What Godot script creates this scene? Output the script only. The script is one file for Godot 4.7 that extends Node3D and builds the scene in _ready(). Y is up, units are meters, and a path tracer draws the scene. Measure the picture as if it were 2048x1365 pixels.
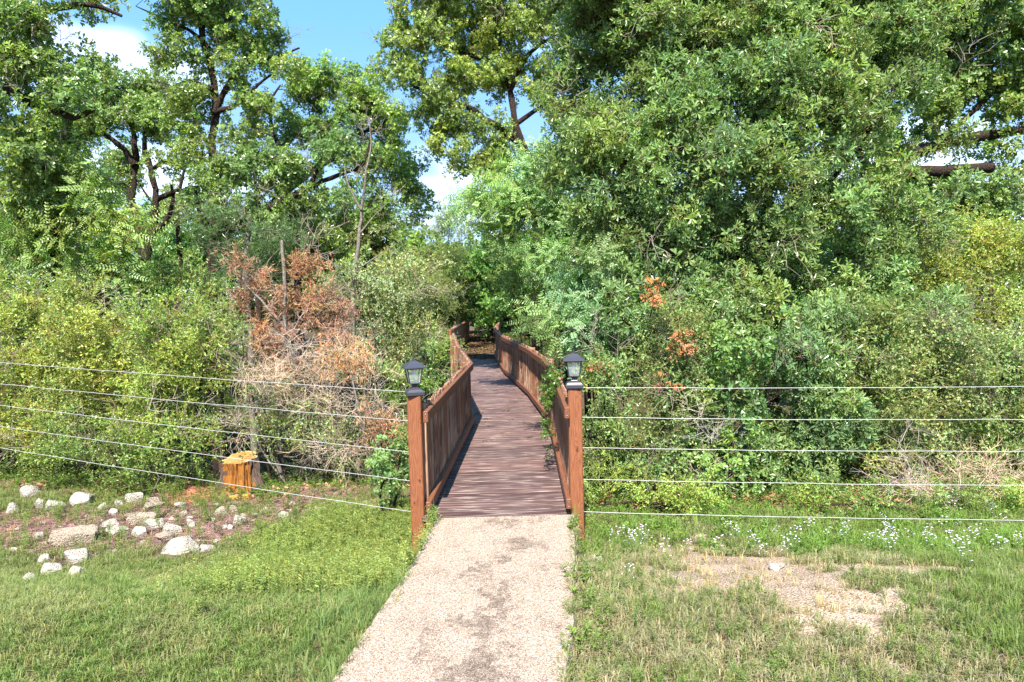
extends Node3D
# A timber footbridge leaving a pebbled path and winding into an oak thicket, wire fences on both sides.

class Buf:
	var v := PackedVector3Array()
	var n := PackedVector3Array()
	var c := PackedColorArray()
	func tri(a: Vector3, b: Vector3, d: Vector3, col: Color) -> void:
		var k := (d - a).cross(b - a).normalized()
		v.append(a); v.append(b); v.append(d)
		n.append(k); n.append(k); n.append(k)
		c.append(col); c.append(col); c.append(col)
	func face(pts: Array, out: Vector3, col: Color) -> void:
		var k: Vector3 = (pts[2] - pts[0]).cross(pts[1] - pts[0])
		if k.dot(out) < 0.0:
			pts.reverse()
		for i in range(1, pts.size() - 1):
			tri(pts[0], pts[i], pts[i + 1], col)
	func soft(a: Vector3, b: Vector3, d: Vector3, na: Vector3, nb: Vector3, nd: Vector3, col: Color) -> void:
		if (d - a).cross(b - a).dot(na + nb + nd) < 0.0:
			v.append(a); v.append(d); v.append(b)
			n.append(na); n.append(nd); n.append(nb)
		else:
			v.append(a); v.append(b); v.append(d)
			n.append(na); n.append(nb); n.append(nd)
		c.append(col); c.append(col); c.append(col)
	func tube(pts: PackedVector3Array, rad: PackedFloat32Array, sides: int, col: Color, lump := 0.0) -> void:
		var rings := []
		var norms := []
		var ref := Vector3(0.31, 0.17, 0.93)
		for i in pts.size():
			var t: Vector3 = (pts[mini(i + 1, pts.size() - 1)] - pts[maxi(i - 1, 0)]).normalized()
			var x := t.cross(ref)
			if x.length() < 0.05:
				x = t.cross(Vector3.UP)
			x = x.normalized()
			var y := t.cross(x).normalized()
			ref = x.cross(t)
			var ring := PackedVector3Array()
			var nm := PackedVector3Array()
			for s in sides:
				var a := TAU * s / sides
				var o := x * cos(a) + y * sin(a)
				var w := 1.0 + lump * sin(s * 2.3 + i * 1.7) * cos(i * 0.9 + s)
				ring.append(pts[i] + o * rad[i] * w)
				nm.append(o)
			rings.append(ring)
			norms.append(nm)
		for i in pts.size() - 1:
			for s in sides:
				var q := (s + 1) % sides
				soft(rings[i][s], rings[i][q], rings[i + 1][s], norms[i][s], norms[i][q], norms[i + 1][s], col)
				soft(rings[i][q], rings[i + 1][q], rings[i + 1][s], norms[i][q], norms[i + 1][q], norms[i + 1][s], col)
		if rad[pts.size() - 1] > 0.012:
			var e := pts.size() - 1
			var tip: Vector3 = (pts[e] - pts[e - 1]).normalized()
			for s in range(1, sides - 1):
				soft(rings[e][0], rings[e][s], rings[e][s + 1], tip, tip, tip, col)
	func leaf(at: Vector3, dir: Vector3, nrm: Vector3, l: float, w: float, shape: int, col: Color) -> void:
		var d := dir.normalized()
		var side := d.cross(nrm).normalized()
		var up := side.cross(d)
		var tip := at + d * l - up * l * 0.12
		if shape == 2:
			var h := at + d * l * 0.5
			tri(at, h + side * w * 0.5, tip, col)
			tri(at, tip, h - side * w * 0.5, col)
			return
		for s in [-1.0, 1.0]:
			var p := [at]
			if shape == 0:
				p.append(at + d * l * 0.3 + side * s * w * 0.42 + up * w * 0.12)
				p.append(at + d * l * 0.7 + side * s * w * 0.4 + up * w * 0.1)
			else:
				p.append(at + d * l * 0.32 + side * s * w * 0.24 + up * w * 0.06)
				p.append(at + d * l * 0.55 + side * s * w * 0.36 + up * w * 0.1)
				p.append(at + d * l * 0.8 + side * s * w * 0.5 + up * w * 0.1)
			p.append(tip)
			for i in range(1, p.size() - 1):
				if s < 0.0:
					tri(p[0], p[i], p[i + 1], col)
				else:
					tri(p[0], p[i + 1], p[i], col)
	func mesh() -> ArrayMesh:
		var a := []
		a.resize(Mesh.ARRAY_MAX)
		a[Mesh.ARRAY_VERTEX] = v
		a[Mesh.ARRAY_NORMAL] = n
		a[Mesh.ARRAY_COLOR] = c
		var m := ArrayMesh.new()
		m.add_surface_from_arrays(Mesh.PRIMITIVE_TRIANGLES, a)
		return m

var PLANTS := [
	["oak_tree","tall oak with straight dark trunk rising beside the blue sky gap","tree","oaks rising behind the thicket","oak",[0.1,0.14,0.04],[[0.14,0.04,-6.81,1.08,-15,-6.57,2.93,-15,-6.42,4.23,-15,-6.37,4.87,-15,-6.4,5.51,-15,-6.3,6.25,-15,-6.35,6.99,-15,-6.44,7.73,-15,-6.44,8.46,-15,-6.46,9.39,-15,-6.35,10.1,-15],[0.07,0.02,-6.3,6.09,-15,-5.98,6.67,-15,-5.48,7.18,-15,-4.94,7.19,-15,-4.41,7.42,-15],[0.06,0.02,-6.34,6.09,-15,-5.73,6.29,-15,-5.29,6.65,-15,-4.97,6.87,-15],[0.06,0.01,-6.32,7.41,-15,-6.73,7.84,-15,-7.2,8.06,-15,-7.83,8.33,-15],[0.06,0.02,-6.34,4.98,-15,-5.9,5.02,-15,-5.52,5.06,-15],[0.05,0.01,-6.31,6.57,-15,-6.79,6.79,-15,-7.22,6.64,-15]],[[-6.4,9.08,-15,1.21,0.88,1.09,47],[-7.03,8.16,-15,0.6,0.38,0.54,5],[-6.35,7.93,-15,0.66,0.49,0.59,8],[-5.44,7.96,-15,0.55,0.44,0.49,5],[-5.04,7.38,-15,0.66,0.44,0.59,7],[-4.57,7,-15,0.38,0.33,0.35,2],[-7.08,7.27,-15,0.55,0.44,0.49,5],[-7.12,6.53,-15,0.6,0.44,0.54,6],[-5.76,6.87,-15,0.49,0.44,0.45,4],[-6.65,6.21,-15,0.38,0.44,0.4,3],[-6.85,5.63,-15,0.49,0.49,0.45,4],[-5.52,6.34,-15,0.49,0.38,0.45,3],[-5.82,5.6,-15,0.49,0.44,0.45,4]],0.22,0.72,0,19,0.6],
	["oak_tree","gnarled double stemmed oak with bare twisted limbs behind shrubs","tree","oaks rising behind the thicket","oak",[0.1,0.14,0.04],[[0.15,0.05,-8.93,1.64,-16.5,-8.87,3.32,-16.5,-8.93,4.03,-16.5,-9,4.68,-16.5,-8.9,5.33,-16.5,-8.83,5.8,-16.5,-8.92,6.27,-16.5],[0.11,0.04,-8.77,3.07,-16.5,-8.54,3.9,-16.5,-8.42,4.49,-16.5,-8.53,5.2,-16.5,-8.61,5.79,-16.5,-8.46,6.37,-16.5],[0.1,0.04,-9,4.68,-16.5,-9.44,4.93,-16.5,-9.84,5.23,-16.5],[0.08,0.03,-8.9,5.33,-16.5,-9.21,5.81,-16.5,-9.61,6.05,-16.5,-10.08,6.08,-16.5],[0.08,0.03,-8.45,4.49,-16.5,-7.96,4.66,-16.5,-7.36,4.8,-16.5],[0.06,0.02,-8.53,5.2,-16.5,-8.16,5.43,-16.5,-7.97,5.66,-16.5],[0.06,0.02,-8.92,6.27,-16.5,-9.15,6.85,-16.5,-9.23,7.44,-16.5],[0.08,0.03,-8.73,3.67,-16.5,-8.24,4.01,-16.5,-8.03,4.48,-16.5,-8.07,4.84,-16.5]],[[-9.17,7.44,-16.5,0.54,0.46,0.49,5],[-8.55,6.96,-16.5,0.73,0.6,0.65,12],[-9.84,7.05,-16.5,0.73,0.54,0.65,10],[-9.48,6.28,-16.5,0.66,0.48,0.6,8],[-8.11,6.31,-16.5,0.6,0.54,0.54,7],[-10.36,6.42,-16.5,0.73,0.54,0.65,10],[-10.88,5.73,-16.5,0.73,0.6,0.65,12],[-9.41,5.34,-16.5,0.48,0.3,0.44,2],[-7.99,5.25,-16.5,0.48,0.3,0.44,2],[-7.27,4.23,-16.5,0.48,0.36,0.44,2]],0.22,0.72,0,18,0.8],
	["oak_tree","dark leafed oak reaching in from outside the frame at upper left","tree","oaks rising behind the thicket","oak",[0.09,0.13,0.04],[[0.22,0.03,-10.3,0.14,-10.5,-9.77,2.9,-10.5,-9.17,4.69,-10.5,-8.37,5.26,-10.5,-7.61,5.28,-10.5,-7.18,5.05,-10.5,-6.59,4.83,-10.5,-6.13,4.95,-10.5],[0.12,0.02,-9.17,4.69,-10.5,-8,6.13,-10.5,-7.09,6.4,-10.5,-6.19,6.42,-10.5,-5.75,6.3,-10.5],[0.07,0.02,-8.37,5.26,-10.5,-7.44,5.68,-10.5,-6.68,5.74,-10.5]],[[-7.32,6.34,-10.5,0.69,0.38,0.62,7],[-6.41,6.5,-10.5,0.46,0.19,0.42,2],[-7.21,5.71,-10.5,0.62,0.38,0.55,6],[-6.57,5.73,-10.5,0.35,0.27,0.31,2],[-7.18,4.97,-10.5,0.62,0.35,0.55,5],[-6.38,5.07,-10.5,0.42,0.27,0.38,2],[-7.53,4.28,-10.5,0.54,0.42,0.48,5],[-6.93,4.22,-10.5,0.35,0.27,0.31,2],[-8.46,6,-10.5,0.85,0.92,0.83,28],[-8.56,4.75,-10.5,0.77,0.69,0.69,16]],0.22,0.72,0,18,0.4],
	["oak_tree","low oak whose long limb sweeps right across the thicket","tree","oaks rising behind the thicket","oak",[0.09,0.13,0.04],[[0.14,0.1,-5.68,0.51,-13,-5.62,2.04,-13,-5.6,2.79,-13,-5.58,3.26,-13],[0.09,0.02,-5.58,3.26,-13,-5.18,3.39,-13,-4.69,3.66,-13,-4.11,3.93,-13,-3.73,4.11,-13,-3.15,4.37,-13,-2.76,4.44,-13,-2.59,4.87,-13,-2.54,5.12,-13],[0.09,0.03,-5.58,3.26,-13,-5.82,3.64,-13,-5.89,4.11,-13],[0.05,0.02,-3.73,4.11,-13,-3.52,4.52,-13,-2.95,4.69,-13]],[[-5.15,3.91,-13,0.57,0.43,0.51,5],[-4.48,4.22,-13,0.57,0.38,0.51,5],[-5.51,4.29,-13,0.38,0.38,0.34,2],[-3.9,4.48,-13,0.48,0.38,0.43,3],[-3.42,4.79,-13,0.43,0.33,0.39,2],[-4.83,4.73,-13,0.48,0.38,0.43,3],[-2.95,4.78,-13,0.38,0.33,0.34,2],[-4.32,3.51,-13,0.38,0.19,0.34,2],[-3.36,3.96,-13,0.38,0.24,0.34,2]],0.21,0.7,0,17,1.1],
	["oak_tree","pale crowned oak filling the skyline left of the sky gap","tree","oaks rising behind the thicket","oak",[0.1,0.15,0.04],[[0.14,0.05,-5.61,0.72,-18,-5.61,3.61,-18,-5.75,4.9,-18,-5.9,5.93,-18,-6.08,6.39,-18],[0.09,0.03,-5.9,5.93,-18,-5.36,6.37,-18,-4.71,6.54,-18,-3.99,6.72,-18],[0.1,0.03,-5.75,4.9,-18,-4.88,5.52,-18,-4.2,6.15,-18,-3.28,6.51,-18,-2.88,6.88,-18],[0.06,0.02,-6.08,6.39,-18,-6.11,7.09,-18,-5.83,7.59,-18]],[[-5.31,7.51,-18,0.73,0.53,0.65,9],[-4.67,7.56,-18,0.66,0.5,0.59,7],[-3.96,7.54,-18,0.66,0.44,0.59,6],[-3.45,7.15,-18,0.59,0.53,0.53,6],[-4.05,6.72,-18,0.73,0.5,0.65,8],[-2.97,6.31,-18,0.59,0.59,0.53,7],[-5.87,6.64,-18,0.53,0.5,0.47,4],[-5.1,6.43,-18,0.66,0.53,0.59,7],[-2.61,5.41,-18,0.5,0.59,0.53,6],[-3.45,5.62,-18,0.66,0.59,0.59,8],[-2.44,4.63,-18,0.4,0.37,0.36,2],[-4.21,5.89,-18,0.53,0.4,0.47,3],[-3.09,4.58,-18,0.79,0.53,0.71,10],[-4.14,4.48,-18,0.66,0.53,0.59,7],[-5.45,4.25,-18,0.66,0.46,0.59,6]],0.23,0.76,0,18,1.1],
	["bare_sapling","thin pale bare trunk standing among the green oak leaves","sapling","","twig",[0.16,0.16,0.11],[[0.05,0.01,-2.74,1.62,-11.8,-2.65,2.48,-11.8,-2.58,3.08,-11.8,-2.53,3.5,-11.8,-2.41,4.17,-11.8,-2.32,4.63,-11.8,-2.36,5.08,-11.8],[0.02,0.01,-2.53,3.5,-11.8,-2.7,3.84,-11.8,-2.78,4.18,-11.8],[0.02,0,-2.58,3.08,-11.8,-2.29,3.41,-11.8,-1.85,3.82,-11.8],[0.02,0,-2.65,2.48,-11.8,-2.23,2.73,-11.8,-1.7,3.06,-11.8]],[[-2.37,4.84,-11.8,0.22,0.26,0.23,2],[-2.69,4.1,-11.8,0.22,0.17,0.19,2],[-1.94,3.66,-11.8,0.35,0.26,0.31,2]],0.24,1.2,1,1,0],
	["young_tree","bright feathery leaved young tree above the left shrubs","tree","","pinnate",[0.11,0.15,0.04],[[0.05,0.01,-7.39,1.36,-11,-7.34,2.4,-11,-7.25,3.03,-11,-7.16,3.67,-11,-7.07,4.21,-11],[0.02,0.01,-7.29,2.72,-11,-7.65,3.2,-11,-7.95,3.53,-11],[0.02,0.01,-7.22,3.19,-11,-6.77,3.34,-11,-6.3,3.13,-11]],[[-7.59,4.15,-11,0.48,0.32,0.44,5],[-6.89,3.9,-11,0.48,0.32,0.44,5],[-7.79,3.52,-11,0.56,0.32,0.51,7],[-6.81,3.3,-11,0.52,0.26,0.47,5],[-7.31,3.51,-11,0.48,0.32,0.44,5],[-7.71,2.89,-11,0.48,0.32,0.44,5],[-6.34,3.09,-11,0.36,0.18,0.33,2],[-6.45,2.54,-11,0.36,0.2,0.33,2],[-7.3,2.56,-11,0.32,0.2,0.29,2]],0.22,1.15,0,9,0],
	["shrub","yellow green shrub at the left edge behind the wires","shrub","shrubs along the left side thicket","small",[0.14,0.18,0.04],[[0.02,0.01,-7.4,-0.66,-10.15,-7.34,0.6,-10.23,-7.4,1.93,-10.2],[0.02,0.01,-7.44,-0.68,-10.27,-7.35,0.18,-10.16,-7.23,1.18,-10.2],[0.02,0.01,-7.6,-0.67,-10.27,-7.58,-0.08,-10.25,-7.57,0.58,-10.2],[0.02,0.01,-7.52,-0.66,-10.19,-7.6,-0.29,-10.12,-7.53,0.05,-10.2],[0.02,0.01,-7.08,-0.69,-10.2,-6.89,0.69,-10.27,-6.72,2.06,-10.2],[0.02,0.01,-7.74,-0.66,-10.22,-7.89,0.35,-10.27,-8.11,1.35,-10.2]],[[-7.4,1.93,-10.2,0.6,0.45,0.54,14],[-7.23,1.18,-10.2,0.67,0.45,0.61,18],[-7.57,0.58,-10.2,0.45,0.34,0.4,6],[-7.53,0.05,-10.2,0.6,0.26,0.54,8],[-6.72,2.06,-10.2,0.37,0.3,0.34,4],[-8.11,1.35,-10.2,0.6,0.67,0.61,23]],0.22,1.0,0,13,0.4],
	["shrub","rounded light green shrub second from the left edge","shrub","shrubs along the left side thicket","small",[0.14,0.18,0.04],[[0.02,0.01,-6.36,-0.69,-9.97,-6.23,0.55,-9.92,-6.11,1.69,-9.9],[0.02,0.01,-6.21,-0.69,-9.92,-6.07,0.13,-9.84,-5.86,0.95,-9.9],[0.02,0.01,-6.47,-0.66,-9.87,-6.37,-0.06,-9.95,-6.41,0.38,-9.9],[0.02,0.01,-6.75,-0.66,-9.99,-6.75,0.04,-9.91,-6.6,0.9,-9.9],[0.02,0.01,-6.78,-0.65,-9.93,-6.76,-0.31,-9.89,-6.72,0.09,-9.9]],[[-6.11,1.69,-9.9,0.58,0.47,0.52,14],[-5.86,0.95,-9.9,0.65,0.54,0.59,20],[-6.41,0.38,-9.9,0.51,0.33,0.46,7],[-6.6,0.9,-9.9,0.44,0.44,0.39,7],[-6.72,0.09,-9.9,0.51,0.22,0.46,5]],0.22,1.0,0,13,0.5],
	["shrub","broad light green shrub just left of the brown dead cedar","shrub","shrubs along the left side thicket","small",[0.13,0.18,0.04],[[0.02,0.01,-4.81,-0.74,-9.74,-4.87,0.42,-9.72,-4.8,1.67,-9.6],[0.02,0.01,-4.67,-0.7,-9.61,-4.57,0.18,-9.68,-4.48,1.02,-9.6],[0.02,0.01,-4.98,-0.73,-9.74,-5.08,-0.08,-9.72,-5.07,0.68,-9.6],[0.02,0.01,-4.93,-0.66,-9.53,-4.97,-0.22,-9.56,-4.95,0.25,-9.6],[0.02,0.01,-4.59,-0.7,-9.58,-4.47,0.4,-9.52,-4.25,1.51,-9.6]],[[-4.8,1.67,-9.6,0.56,0.42,0.51,12],[-4.48,1.02,-9.6,0.53,0.53,0.47,13],[-5.07,0.68,-9.6,0.49,0.42,0.44,9],[-4.95,0.25,-9.6,0.6,0.32,0.54,10],[-4.25,1.51,-9.6,0.35,0.35,0.32,4]],0.22,1.0,0,13,0.6],
	["low_shrub","low dark green shrub spilling toward the pale rocks","shrub","shrubs along the left side thicket","small",[0.09,0.14,0.03],[[0.02,0.01,-4.81,-0.57,-8.9,-5.04,-0.29,-8.9,-5.36,0.09,-8.9],[0.02,0.01,-4.81,-0.57,-8.9,-4.81,-0.37,-8.9,-4.81,-0.12,-8.9],[0.02,0.01,-4.81,-0.57,-8.9,-5.4,-0.29,-8.85,-5.99,0.07,-8.9],[0.02,0.01,-4.81,-0.57,-8.9,-4.67,-0.26,-8.95,-4.41,0.1,-8.9]],[[-5.36,0.09,-8.9,0.55,0.23,0.5,6],[-4.81,-0.12,-8.9,0.46,0.2,0.41,4],[-5.99,0.07,-8.9,0.46,0.23,0.41,4],[-4.41,0.1,-8.9,0.39,0.23,0.35,3]],0.22,0.95,0,12,0.5],
	["shrub","green shrub half hidden behind the broad left shrubs","shrub","shrubs along the left side thicket","small",[0.09,0.14,0.04],[[0.02,0.01,-5.81,-1.36,-11.65,-6.03,0.47,-11.58,-6.27,2.39,-11.6],[0.02,0.01,-5.36,-1.43,-11.55,-5.25,0.38,-11.51,-5.27,2.11,-11.6],[0.02,0.01,-5.46,-1.41,-11.57,-5.58,0.5,-11.56,-5.59,2.46,-11.6],[0.02,0.01,-6.12,-1.32,-11.75,-6.46,0.41,-11.65,-6.96,2.15,-11.6]],[[-6.27,2.39,-11.6,0.68,0.34,0.61,8],[-5.27,2.11,-11.6,0.51,0.42,0.46,6],[-5.59,2.46,-11.6,0.51,0.3,0.46,4],[-6.96,2.15,-11.6,0.51,0.34,0.46,5]],0.25,1.1,0,12,0],
	["cedar","dark green cedar foliage above the brown dead branches","cedar","","cedar",[0.05,0.09,0.03],[[0.08,0.03,-4.62,0.25,-12,-4.58,1.84,-12,-4.58,2.88,-12,-4.51,3.49,-12],[0.03,0.01,-4.54,2.71,-12,-4.09,2.96,-12,-3.66,3.03,-12],[0.03,0.01,-4.58,2.36,-12,-4.98,2.72,-12,-5.05,3.07,-12]],[[-4.7,3.15,-12,0.44,0.31,0.4,4],[-4.14,2.92,-12,0.48,0.25,0.44,4],[-4.98,2.72,-12,0.35,0.31,0.32,3],[-4.38,2.53,-12,0.4,0.26,0.36,3],[-3.74,3.04,-12,0.26,0.22,0.24,2],[-5.22,3.16,-12,0.31,0.35,0.32,3]],0.22,1.0,1,8,1.0],
	["dead_cedar","rust brown dead cedar with drooping dry fronds","cedar","","cedar",[0.14,0.09,0.05],[[0.06,0.02,-3.6,-0.01,-10.4,-3.51,1.22,-10.4,-3.41,2.14,-10.4,-3.43,2.89,-10.4],[0.03,0.01,-3.51,1.22,-10.4,-3.07,1.67,-10.4,-2.6,1.96,-10.4],[0.03,0.01,-3.48,1.6,-10.4,-3.81,1.99,-10.4,-4.1,2.3,-10.4],[0.03,0.01,-3.54,0.76,-10.4,-2.94,1.06,-10.4,-2.47,1.27,-10.4],[0.02,0.01,-3.54,0.92,-10.4,-3.93,1.23,-10.4,-4.08,1.31,-10.4]],[[-3.97,2,-10.4,0.34,0.34,0.31,2],[-3.53,1.57,-10.4,0.42,0.34,0.38,3],[-3.19,2.32,-10.4,0.38,0.27,0.34,2],[-2.9,2.01,-10.4,0.42,0.34,0.38,3],[-3.78,1.12,-10.4,0.38,0.3,0.34,2],[-3.01,1.29,-10.4,0.46,0.34,0.41,3],[-4.02,2.45,-10.4,0.23,0.27,0.24,2],[-2.54,1.58,-10.4,0.27,0.27,0.24,2],[-3.51,2.06,-10.4,0.3,0.3,0.27,2]],0.2,1.0,1,8,2.2],
	["dead_bush","tangle of bare grey brush below the dead cedar","bush","","twig",[0.15,0.14,0.09],[[0.02,0.01,-2.92,-0.75,-9.63,-3.04,-0.13,-9.57,-3.27,0.58,-9.5],[0.02,0.01,-2.59,-0.75,-9.61,-2.55,0.01,-9.55,-2.63,0.85,-9.5],[0.02,0.01,-2.59,-0.73,-9.56,-2.42,-0.29,-9.52,-2.3,0.2,-9.5],[0.02,0.01,-3.12,-0.68,-9.4,-3.45,-0.25,-9.41,-3.71,0.24,-9.5],[0.02,0.01,-2.78,-0.75,-9.63,-2.76,-0.44,-9.64,-2.74,-0.11,-9.5],[0.02,0.01,-2.33,-0.68,-9.4,-2.16,0.09,-9.43,-1.86,0.83,-9.5],[0.02,0.01,-3.18,-0.7,-9.46,-3.52,0.13,-9.42,-3.81,1.02,-9.5],[0.02,0.01,-2.95,-0.73,-9.56,-3.03,0.14,-9.6,-3.04,1.14,-9.5]],[[-3.27,0.58,-9.5,0.56,0.45,0.5,7],[-2.63,0.85,-9.5,0.52,0.49,0.47,6],[-2.3,0.2,-9.5,0.49,0.38,0.44,4],[-3.71,0.24,-9.5,0.31,0.31,0.28,2],[-2.74,-0.11,-9.5,0.56,0.17,0.5,3],[-1.86,0.83,-9.5,0.35,0.42,0.38,3],[-3.81,1.02,-9.5,0.28,0.35,0.31,2],[-3.04,1.14,-9.5,0.35,0.28,0.31,2]],0.24,1.15,1,6,0],
	["dead_bush","rusty dry fronds hanging low beside the left bridge post","bush","","cedar",[0.15,0.1,0.05],[[0.02,0.01,-1.68,-0.6,-8.77,-1.6,-0.07,-8.78,-1.68,0.38,-8.8],[0.02,0.01,-1.8,-0.6,-8.85,-1.79,-0.29,-8.84,-1.85,0.12,-8.8],[0.02,0.01,-1.88,-0.6,-8.84,-1.96,0.29,-8.77,-2.11,1.05,-8.8]],[[-1.68,0.38,-8.8,0.23,0.18,0.2,2],[-1.85,0.12,-8.8,0.19,0.12,0.17,2],[-2.11,1.05,-8.8,0.19,0.16,0.17,2]],0.2,1.0,1,6,0.8],
	["shrub","grey green shrub between dead cedar and left lantern","shrub","shrubs beside the footbridge rails","small",[0.13,0.17,0.07],[[0.02,0.01,-2.24,-1.93,-12.13,-2.44,0.17,-12,-2.64,2.14,-12],[0.02,0.01,-1.99,-1.88,-11.99,-1.95,0.23,-11.98,-2.03,2.21,-12],[0.02,0.01,-2.12,-1.87,-11.96,-2.22,-0.25,-12.03,-2.31,1.52,-12],[0.02,0.01,-1.77,-1.91,-12.05,-1.76,0,-11.98,-1.6,1.76,-12],[0.02,0.01,-2.28,-1.89,-12.02,-2.49,-0.32,-11.99,-2.67,1.26,-12],[0.02,0.01,-2.01,-1.87,-11.96,-2.05,-0.46,-12,-1.98,0.89,-12]],[[-2.64,2.14,-12,0.48,0.44,0.44,6],[-2.03,2.21,-12,0.57,0.48,0.51,9],[-2.31,1.52,-12,0.53,0.48,0.47,8],[-1.6,1.76,-12,0.44,0.44,0.4,5],[-2.67,1.26,-12,0.35,0.35,0.32,3],[-1.98,0.89,-12,0.44,0.35,0.4,4]],0.24,1.1,0,12,0.9],
	["shrub","leafy green shrub right behind the left lantern","shrub","shrubs beside the footbridge rails","small",[0.1,0.16,0.04],[[0.02,0.01,-1.51,-0.93,-10.07,-1.47,-0.08,-9.96,-1.41,0.76,-10],[0.02,0.01,-1.7,-0.96,-10.14,-1.66,-0.16,-10.07,-1.67,0.69,-10],[0.02,0.01,-1.41,-0.86,-9.91,-1.27,0.04,-9.99,-1.25,1.01,-10],[0.02,0.01,-1.78,-0.94,-10.09,-1.82,-0.48,-10.1,-1.76,0.1,-10]],[[-1.41,0.76,-10,0.29,0.29,0.26,3],[-1.67,0.69,-10,0.29,0.37,0.33,4],[-1.25,1.01,-10,0.16,0.22,0.2,2],[-1.76,0.1,-10,0.26,0.37,0.33,4]],0.2,1.0,0,12,0.6],
	["shrub","dark green shrub at the outer left side of the bridge bend","shrub","shrubs beside the footbridge rails","small",[0.1,0.14,0.04],[[0.02,0.01,-3.13,-0.35,-25.15,-3.01,0.78,-25,-2.87,1.97,-25],[0.02,0.01,-2.82,-0.36,-25.11,-2.66,1.52,-25.04,-2.46,3.42,-25],[0.02,0.01,-3.14,-0.36,-25.06,-3.11,0.05,-25.08,-3.2,0.33,-25],[0.02,0.01,-2.86,-0.38,-25.01,-2.67,-0.09,-24.94,-2.65,0.32,-25],[0.02,0.01,-3.24,-0.37,-25.03,-3.24,1.36,-25.01,-3.29,3.07,-25],[0.02,0.01,-2.76,-0.36,-25.1,-2.49,2.23,-25.08,-2.15,4.67,-25]],[[-2.87,1.97,-25,0.73,1.01,0.91,20],[-2.46,3.42,-25,0.73,0.73,0.66,11],[-3.2,0.33,-25,0.73,0.92,0.82,17],[-2.65,0.32,-25,0.55,0.73,0.66,8],[-3.29,3.07,-25,0.73,0.73,0.66,11],[-2.15,4.67,-25,0.73,0.73,0.66,11]],0.3,1.4,0,13,0],
	["sprout","pale green broad leafed sprout beside the left bridge post","plant","","oak",[0.11,0.16,0.05],[[0.02,0.01,-1.47,-0.6,-7.6,-1.34,-0.26,-7.56,-1.35,0.1,-7.6],[0.02,0.01,-1.47,-0.6,-7.6,-1.53,-0.29,-7.57,-1.47,-0.09,-7.6],[0.02,0.01,-1.47,-0.6,-7.6,-1.4,-0.23,-7.58,-1.26,0.24,-7.6]],[[-1.35,0.1,-7.6,0.16,0.16,0.14,2],[-1.47,-0.09,-7.6,0.17,0.1,0.15,2],[-1.26,0.24,-7.6,0.08,0.11,0.1,2]],0.14,0.5,0,8,0],
	["low_shrub","straggly green brush on the ground right of the stump","shrub","shrubs along the left side thicket","small",[0.1,0.15,0.04],[[0.02,0.01,-2.27,-0.66,-9.3,-2.24,-0.42,-9.22,-2.27,-0.28,-9.3],[0.02,0.01,-2.27,-0.66,-9.3,-2.53,-0.38,-9.27,-2.81,0.04,-9.3],[0.02,0.01,-2.27,-0.66,-9.3,-2.13,-0.33,-9.34,-1.99,-0.05,-9.3],[0.02,0.01,-2.27,-0.66,-9.3,-2.82,-0.31,-9.37,-3.29,0.13,-9.3]],[[-2.27,-0.28,-9.3,0.34,0.12,0.31,2],[-2.81,0.04,-9.3,0.34,0.14,0.31,2],[-1.99,-0.05,-9.3,0.24,0.15,0.21,2],[-3.29,0.13,-9.3,0.27,0.1,0.25,2]],0.22,1.0,0,9,1.2],
	["shrub","thin green brush growing up through the bare grey tangle","shrub","shrubs along the left side thicket","small",[0.12,0.16,0.06],[[0.02,0.01,-2.98,-0.78,-9.69,-3.09,0.05,-9.74,-3.19,0.77,-9.7],[0.02,0.01,-2.84,-0.78,-9.72,-2.72,-0.24,-9.64,-2.56,0.39,-9.7],[0.02,0.01,-2.91,-0.79,-9.72,-2.92,-0.38,-9.7,-2.93,0.11,-9.7],[0.02,0.01,-3.2,-0.78,-9.72,-3.46,-0.11,-9.7,-3.62,0.63,-9.7],[0.02,0.01,-2.64,-0.77,-9.68,-2.41,0.09,-9.67,-2.32,1.1,-9.7],[0.02,0.01,-3.46,-0.75,-9.62,-3.67,0.42,-9.61,-3.86,1.57,-9.7]],[[-3.19,0.77,-9.7,0.43,0.36,0.38,2],[-2.56,0.39,-9.7,0.43,0.36,0.38,2],[-2.93,0.11,-9.7,0.5,0.25,0.45,2],[-3.62,0.63,-9.7,0.28,0.36,0.32,2],[-2.32,1.1,-9.7,0.32,0.32,0.29,2],[-3.86,1.57,-9.7,0.25,0.36,0.32,2]],0.22,1.0,0,10,0.6],
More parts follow.
